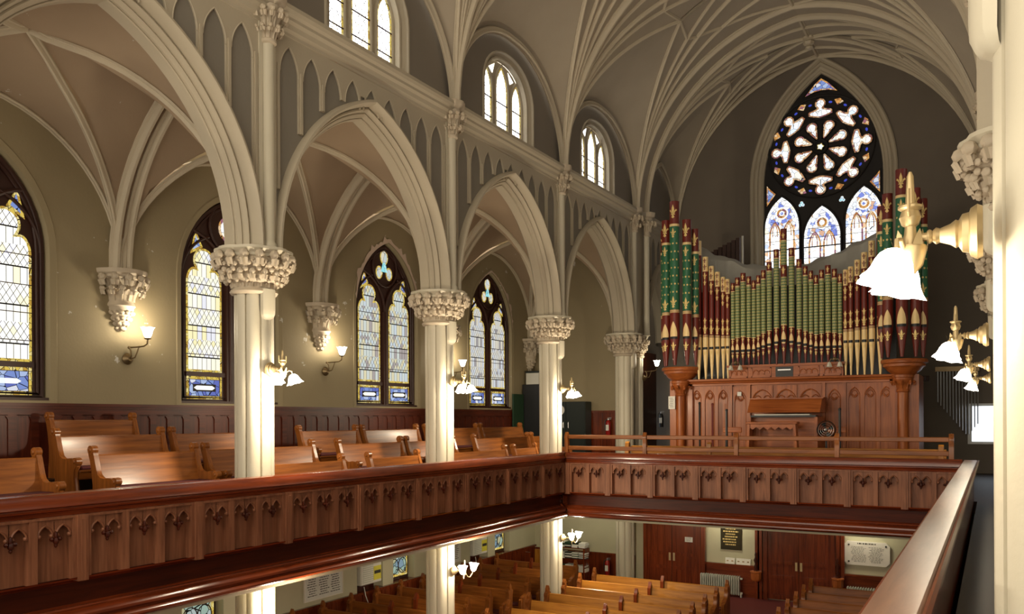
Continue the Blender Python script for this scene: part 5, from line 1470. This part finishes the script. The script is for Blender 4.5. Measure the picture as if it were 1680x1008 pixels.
def radiator(u0, u1, lab):
    t = thing('radiator', lab, 'radiator', ((u0 + u1)/2, EY - .15, LOW), 0, 'cast iron radiators on the back wall')
    n = int((u1 - u0)/.066)
    for k in range(n):
        u = u0 + k*.066; m = MB(); m.box(u + .008, u + .05, EY - .26, EY - .1, LOW + .06, LOW + .62, bev=.018); m.build('section', ['radiator_paint'], t)
    m = MB(); m.box(u0, u1, EY - .2, EY - .16, LOW + .1, LOW + .15); m.box(u0, u1, EY - .2, EY - .16, LOW + .52, LOW + .57); m.box(u0, u0 + .04, EY - .22, EY - .14, LOW, LOW + .1); m.box(u1 - .06, u1 - .02, EY - .22, EY - .14, LOW, LOW + .1); m.build('header', ['radiator_paint'], t)
radiator(-7.6, -6.35, 'pale ribbed radiator below the bronze plaque'); radiator(-3.50, -2.6, 'pale ribbed radiator below the white memorial tablet')
def alms(u, lab):
    t = thing('alms_box', lab, 'alms box', (u, EY - .2, -4.75), 0, 'bracket boxes by the doors')
    m = MB(); m.lathe([(.02, -4.75), (.10, -4.72), (.15, -4.65), (.15, -4.48), (.17, -4.46), (.17, -4.43), (.02, -4.42)], 8, (u, EY - .24, 0)); m.build('body', ['organwood_z'], t)
    m = MB(); m.lathe([(.05, -4.42), (.03, -4.38), (.045, -4.30), (.02, -4.22), (.05, -4.12), (.02, -4.02), (.03, -3.95), (.005, -3.88)], 10, (u, EY - .24, 0), lobes=4, amp=.25); m.build('finial', ['darkwood_z'], t)
alms(-5.95, 'dark bracket box with a twisted finial beside the bronze plaque panel'); alms(-3.72, 'dark bracket box with a finial beside the white tablet panel')
# bookcase with stacks of books, extinguisher
t = thing('bookcase', 'low open bookcase between the corner column and the wainscot under the gallery', 'bookcase', (-11.45, 23.4, LOW))
for x in (-12.0, -10.98):
    m = MB(); m.box(x - .02, x + .02, 23.2, 23.6, LOW, LOW + 1.2); m.build('side_panel', ['mahogany_z'], t)
for z in (LOW + .05, LOW + .45, LOW + .85, LOW + 1.2):
    m = MB(); m.box(-11.98, -11.0, 23.2, 23.6, z, z + .025); m.build('shelf', ['mahogany_x'], t)
rb_ = random.Random(5); bk = ['paper', 'black', 'white', 'paper', 'board_green', 'paper']
nb = 0
for lev, z in enumerate((LOW + .478, LOW + .878, LOW + 1.228)):
    for s in range(4):
        zz = z
        for q in range(5 if lev == 2 else 6):
            w = rb_.uniform(.19, .23); x = -11.88 + s*.24 + rb_.uniform(-.01, .01); h = rb_.uniform(.022, .04)
            m = MB(); m.box(x, x + w, 23.22, 23.22 + .27, zz, zz + h); 
            nb += 1
            solo('book', m, bk[rb_.randrange(6)], ('book lying in a stack on top of the bookcase' if lev == 2 else 'book lying in a stack on the %s shelf of the bookcase' % ('upper' if lev else 'lower')), 'book', (x + w/2, 23.35, zz), 'books stacked in level %d of the bookcase' % lev); zz += h + .001
def extinguisher(x, y, z, lab, mat='red_metal'):
    t = thing('fire_extinguisher', lab, 'fire extinguisher', (x, y, z))
    m = MB(); m.lathe([(.07, z), (.08, z + .02), (.08, z + .38), (.06, z + .44), (.03, z + .47)], 16, (x, y, 0)); m.build('cylinder', [mat], t)
    m = MB(); m.box(x - .05, x + .05, y - .083, y - .06, z + .14, z + .32); m.build('instruction_label', ['paper'], t)
    m = MB(); m.lathe([(.025, z + .46), (.03, z + .5), (.02, z + .53)], 10, (x, y, 0)); m.box(x - .02, x + .11, y - .015, y + .015, z + .53, z + .55); m.box(x - .02, x + .10, y - .015, y + .015, z + .49, z + .505); m.build('valve', ['steel'], t)
    m = MB(); m.tube([(x - .02, y, z + .5), (x - .1, y - .02, z + .46), (x - .11, y - .03, z + .3), (x - .1, y - .03, z + .15)], .013, 6); m.build('hose', ['black'], t)
extinguisher(-10.62, 24.2, -4.98, 'red fire extinguisher under the gallery against the dark wainscot beside the bookcase')
extinguisher(-10.58, 24.22, -.52, 'red fire extinguisher on the gallery wall beside the dark locker')
extinguisher(-9.9, 27.2, -.3, 'dark fire extinguisher in the pale passage beside the organ case', 'black')
# lockers and boards in the gallery corner
t = thing('locker', 'dark green steel locker cabinet with two doors behind the corner column', 'cabinet', (-11.7, 24.05, GAL))
m = MB(); m.box(-12.55, -11.2, 23.85, 24.3, GAL, .55, bev=.01); m.build('body', ['locker_green'], t)
for a, b in ((-12.53, -11.89), (-11.87, -11.22)):
    m = MB(); m.box(a, b, 23.83, 23.85, GAL + .05, .53); d = m.build('door', ['locker_green'], t)
    m = MB(); h = b - .08 if a < -12.2 else a + .08; m.tube([(h, 23.83, -.30), (h, 23.80, -.28), (h, 23.80, -.12), (h, 23.83, -.10)], .01, 6); m.build('handle', ['steel'], d)
m = MB(); m.lathe([(.005, 0), (.16, .003), (.165, .008)], 24, (-12.1, 23.82, .28), 'y'); solo('paper_disc', m, 'paper', 'round pale paper disc on the locker door beside the corner column', 'disc', (-12.1, 23.82, .28))
t = thing('cupboard', 'tall black cupboard in the aisle corner below the white box', 'cabinet', (-12.95, 23.9, GAL))
m = MB(); m.box(-13.28, -12.62, 23.45, 24.34, GAL + .5, 1.12, bev=.01); m.build('body', ['black'], t)
m = MB(); m.tube([(-12.62, 23.6, -.1), (-12.58, 23.6, -.08), (-12.58, 23.6, .06), (-12.62, 23.6, .08)], .01, 6); m.build('handle', ['steel'], t)
t = thing('storage_box', 'white and grey box on top of the black cupboard under the corner corbel', 'box', (-12.95, 23.9, 1.12))
m = MB(); m.box(-13.2, -12.72, 23.55, 24.25, 1.12, 1.50, bev=.01); m.build('carton', ['unlit_glass'], t)
m = MB(); m.box(-13.22, -12.70, 23.53, 24.27, 1.50, 1.56, bev=.01); m.build('lid', ['locker_green'], t)
m = MB(); m.box(-13.25, -13.2, 22.75, 23.4, GAL + .6, .80); solo('leaning_board', m, 'board_green', 'dark green board leaning on the aisle wall beside the black cupboard', 'board', (-13.22, 23.1, GAL + .6))
# passage beyond the slender shaft
t = thing('passage_door', 'tall dark door standing open in the passage beside the organ', 'door', (-9.9, 26, GAL))
m = MB(); m.box(-10.05, -9.98, 25.75, 26.95, GAL, 2.2); m.build('leaf', ['darkwood_z'], t); m = MB(); m.ball((-9.95, 25.85, -.6), .035, 8); m.build('knob', ['brass'], t)
wn[0] += 1
m = MB(); m.box(-11.09, -11.06, 26.4, 27.3, -.9, 1.2); w_ = struct('window_%d' % wn[0], m, 'white'); m = MB(); m.face([(-11.05, 26.45, -.85), (-11.05, 27.25, -.85), (-11.05, 27.25, 1.15), (-11.05, 26.45, 1.15)]); m.build('pane', ['daylight_pane'], w_, smooth=0)
m = MB(); m.box(-11.05, -11.03, 26.45, 27.25, .05, .1); m.box(-11.05, -11.03, 26.83, 26.87, -.85, 1.15); m.build('glazing_bar', ['tracery_dark'], w_)
t = thing('notice', 'white paper notice hanging on the organ case column', 'notice', (-8.05, OY - .3, .4))
m = MB(); m.box(-8.15, -7.95, OY - .30, OY - .295, .27, .64); m.build('sheet', ['paper'], t); m = MB(); words(m, onY(OY - .30), -8.13, -7.97, .30, .60, 6, 0, 3); m.build('print', ['ink'], t)
m = MB(); m.box(-6.24, -6.12, OY + .01, OY + .035, .62, .74, bev=.008); solo('switch_plate', m, 'white', 'small white switch plate on the carved organ case', 'switch', (-6.18, OY + .05, .62))
# tubular chimes on the end wall and the bright window behind
t = thing('tubular_chimes', 'rack of slim hanging metal chime tubes growing longer away from the organ', 'chimes', (-1.0, 27.7, -.4))
m = MB(); m.box(-1.5, -.35, 27.62, 27.74, 1.36, 1.50); m.box(-1.48, -.4, 27.66, 27.95, 1.42, 1.46); m.build('rack', ['old_brass'], t)
for k in range(14):
    x = -1.43 + k*.08; m = MB(); zb = .45 - 1.0*min(1, k/9.5) + (.10*(k - 9.5) if k > 9.5 else 0)
    m.tube([(x, 27.64, 1.36), (x, 27.64, zb)], .017, 8); m.build('tube', ['steel'], t)
wn[0] += 1
m = MB(); m.box(-.66, .55, 27.93, 27.99, -.80, .40); w_ = struct('window_%d' % wn[0], m, 'white')
m = MB(); m.face([(-.55, 27.92, -.72), (.45, 27.92, -.72), (.45, 27.92, .32), (-.55, 27.92, .32)]); m.build('pane', ['daylight_pane'], w_, smooth=0)
# lower aisle wall: pale piers, dark window recesses, coolers, tablets
m = MB(); fn = onX(AX); 
fbox(m, fn, 2.5, 24.4, -5.25, -2.45, -.45, -.30, 1)
cur = 2.5
for yc in WY:
    for a, b in ((yc - 1.25, yc - .27), (yc + .15, yc + 1.05)):
        fbox(m, fn, cur, a, -4.25, -2.45, -.3, 0, 0); cur = b
fbox(m, fn, cur, 24.4, -4.25, -2.45, -.3, 0, 0); fbox(m, fn, 2.5, 24.4, -5.25, -4.25, -.3, 0, 0)
struct('wall_left_lower', m, ['green_paint', 'darkwood_z'])
m = MB(); fbox(m, fn, 2.5, 24.35, -5.25, -4.24, 0, .03); fbox(m, fn, 2.5, 24.35, -4.27, -4.21, -.25, .08)
for k in range(60): fbox(m, fn, 2.6 + k*.36, 2.72 + k*.36, -5.25, -4.27, .03, .05)
struct('baseboard_left_lower', m, 'mahogany_z')
for i, yc in enumerate(WY[1:]):
    wn[0] += 1
    a, b = (yc + .20, yc + .98) if i else (yc - 1.16, yc - .35)
    f2 = onX(AX - .2)
    m = MB(); fbox(m, f2, a - .05, b + .05, -4.2, -2.5, -.05, 0); w_ = struct('window_%d' % wn[0], m, 'tracery_dark')
    m = MB(); q = [(a, -4.12), (b, -4.12), (b, -2.6), (a, -2.6)]; band(m, q, offset(q, .06), f2, .01, 1); m.face([f2(u, z, .01) for u, z in offset(q, .06)], 0); m.build('pane', ['glass_low', 'glass_border'], w_, smooth=0)
    m = MB()
    for cz in (-3.85, -3.35):
        for s in (-1, 1): m.tube([f2((a + b)/2 + s*.17 + .17*cos(t), cz + .2*sin(t), .02) for t in [2*pi*j/14 for j in range(14)]], .012, 5, closed=True)
    m.build('leading', ['tracery_dark'], w_)
    if i == 0: continue
    t = thing('air_conditioner', 'boxy cream window air conditioner with a yellow label ' + ('past the framed name list' if i == 1 else 'deepest under the long gallery'), 'air conditioner', (AX, yc - .75, -4.1), 0, 'air conditioners in the lower windows')
    m = MB(); m.box(AX - .25, AX + .06, yc - 1.17, yc - .38, -4.06, -3.5, bev=.025); m.build('case', ['paper'], t)
    m = MB()
    for k in range(9): m.box(AX + .06, AX + .068, yc - 1.10, yc - .72, -4.0 + k*.05, -3.975 + k*.05, 0)
    m.box(AX + .06, AX + .066, yc - 1.12, yc - .42, -3.60, -3.595, 0); m.build('grille', ['radiator_paint'], t)
    m = MB(); m.box(AX + .06, AX + .07, yc - .70, yc - .42, -3.98, -3.64, 0); m.box(AX + .07, AX + .073, yc - .68, yc - .44, -3.83, -3.75, 1); m.build('energy_label', ['yellow', 'ink'], t)
    m = MB(); m.tube([(AX + .09, yc - 1.1, -4.08), (AX + .10, yc - 1.05, -4.3), (AX + .1, yc - .9, -4.6), (AX + .1, yc - .88, -5.2)], .012, 6); solo('power_cord', m, 'paper', 'pale cord hanging from the air conditioner ' + ('past the framed name list' if i == 1 else 'deepest under the gallery'), 'cord', (AX + .1, yc - .88, -5.2))
for k, y in enumerate((13.62, 18.62)):
    t = thing('name_board', 'framed white board with columns of names on the pier under the long gallery' if k == 0 else 'framed white name board half hidden behind the lower second column', 'plaque', (AX, y + .6, -4.1), 0, 'name boards under the gallery')
    m = MB(); fbox(m, fn, y, y + 1.22, -4.08, -2.75, 0, .03); words(m, lambda u, z, d: fn(u, z, .03 + d), y + .05, y + 1.18, -4.03, -2.85, 22, 1, 11 + k, 3, .003, .42); m.build('board', ['white', 'ink'], t)
    m = MB(); 
    for a, b, c, d in ((y - .02, y, -4.1, -2.73), (y + 1.22, y + 1.24, -4.1, -2.73), (y, y + 1.22, -4.1, -4.08), (y, y + 1.22, -2.75, -2.73)): fbox(m, fn, a, b, c, d, 0, .04)
    m.build('frame', ['tablet'], t)
for k in range(3):
    m = MB(); m.box(-12.95 + k*.3, -12.76 + k*.3, 23.0 + .1*k, 23.05 + .1*k, LOW, LOW + 1.0 + .1*(k % 2)); solo('loose_board', m, ['mahogany_z', 'lightoak_z', 'black'][k], ['reddish', 'pale', 'black'][k] + ' flat panel leaning in the corner behind the side-aisle pews', 'board', (-12.6 + k*.3, 23.05, LOW))
# the far side of the church behind the camera: right aisle, and an unseen low wall added to darken the lower nave
m = MB(); m.box(3.65, 3.85, -1, 28, LOW, 5.9); struct('wall_right_aisle', m, 'aisle_wall')
m = MB(); m.box(.55, 3.7, -1, 28, 5.6, 5.75); struct('ceiling_right_aisle', m, 'aisle_web')
m = MB(); m.box(-13.5, 3.8, -1.2, -1, LOW, -1.2); struct('wall_front_light_block', m, 'green_paint')
for yc in WY:
    wn[0] += 1; f3 = lambda u, z, d=0.0: (3.64 - d, yc + u, z)
    m = MB(); m.prism(lancet(-1.2, 1.2, .33, 2.75, 4.5), f3, 0, .02); w_ = struct('window_%d' % wn[0], m, 'tracery_dark')
    for s in (-1, 1): m = MB(); m.face([f3(u, z, .03) for u, z in trefoil_light(*((.17, 1.02) if s > 0 else (-1.02, -.17)), .42, 2.7, 3.4)]); m.build('pane', ['glass_second'], w_, smooth=0)
# ------------------------------------------------------------------ camera, light, finish
cam = bpy.data.cameras.new('camera'); co_ = bpy.data.objects.new('camera', cam); COL.objects.link(co_)
cam.sensor_width = 36.0; cam.lens = 36.0*1354.64/1680; cam.shift_y = 183.9/1680; cam.clip_start = .05; cam.clip_end = 200
co_.matrix_world = Matrix.Rotation(.527846, 4, 'Z') @ Matrix.Rotation(pi/2, 4, 'X') @ Matrix.Rotation(-.00419, 4, 'Z')
SC.camera = co_
wd = bpy.data.worlds.new('World'); SC.world = wd; wd.use_nodes = True
bg = wd.node_tree.nodes['Background']; bg.inputs[0].default_value = (1.0, .89, .72, 1); bg.inputs[1].default_value = WORLD
SC.view_settings.view_transform = 'Standard'; SC.view_settings.look = 'None'; SC.view_settings.gamma = 1; SC.view_settings.exposure = EXPO
SC.view_settings.use_curve_mapping = False
SC.cycles.max_bounces = 6; SC.cycles.diffuse_bounces = 4; SC.cycles.glossy_bounces = 3; SC.cycles.sample_clamp_indirect = 4.0
SC.cycles.use_denoising = True
for o in list(SC.objects):
    if o.parent is None: o.location.z += GROUND
for o in SC.objects:
    if '_local' in o: del o['_local']
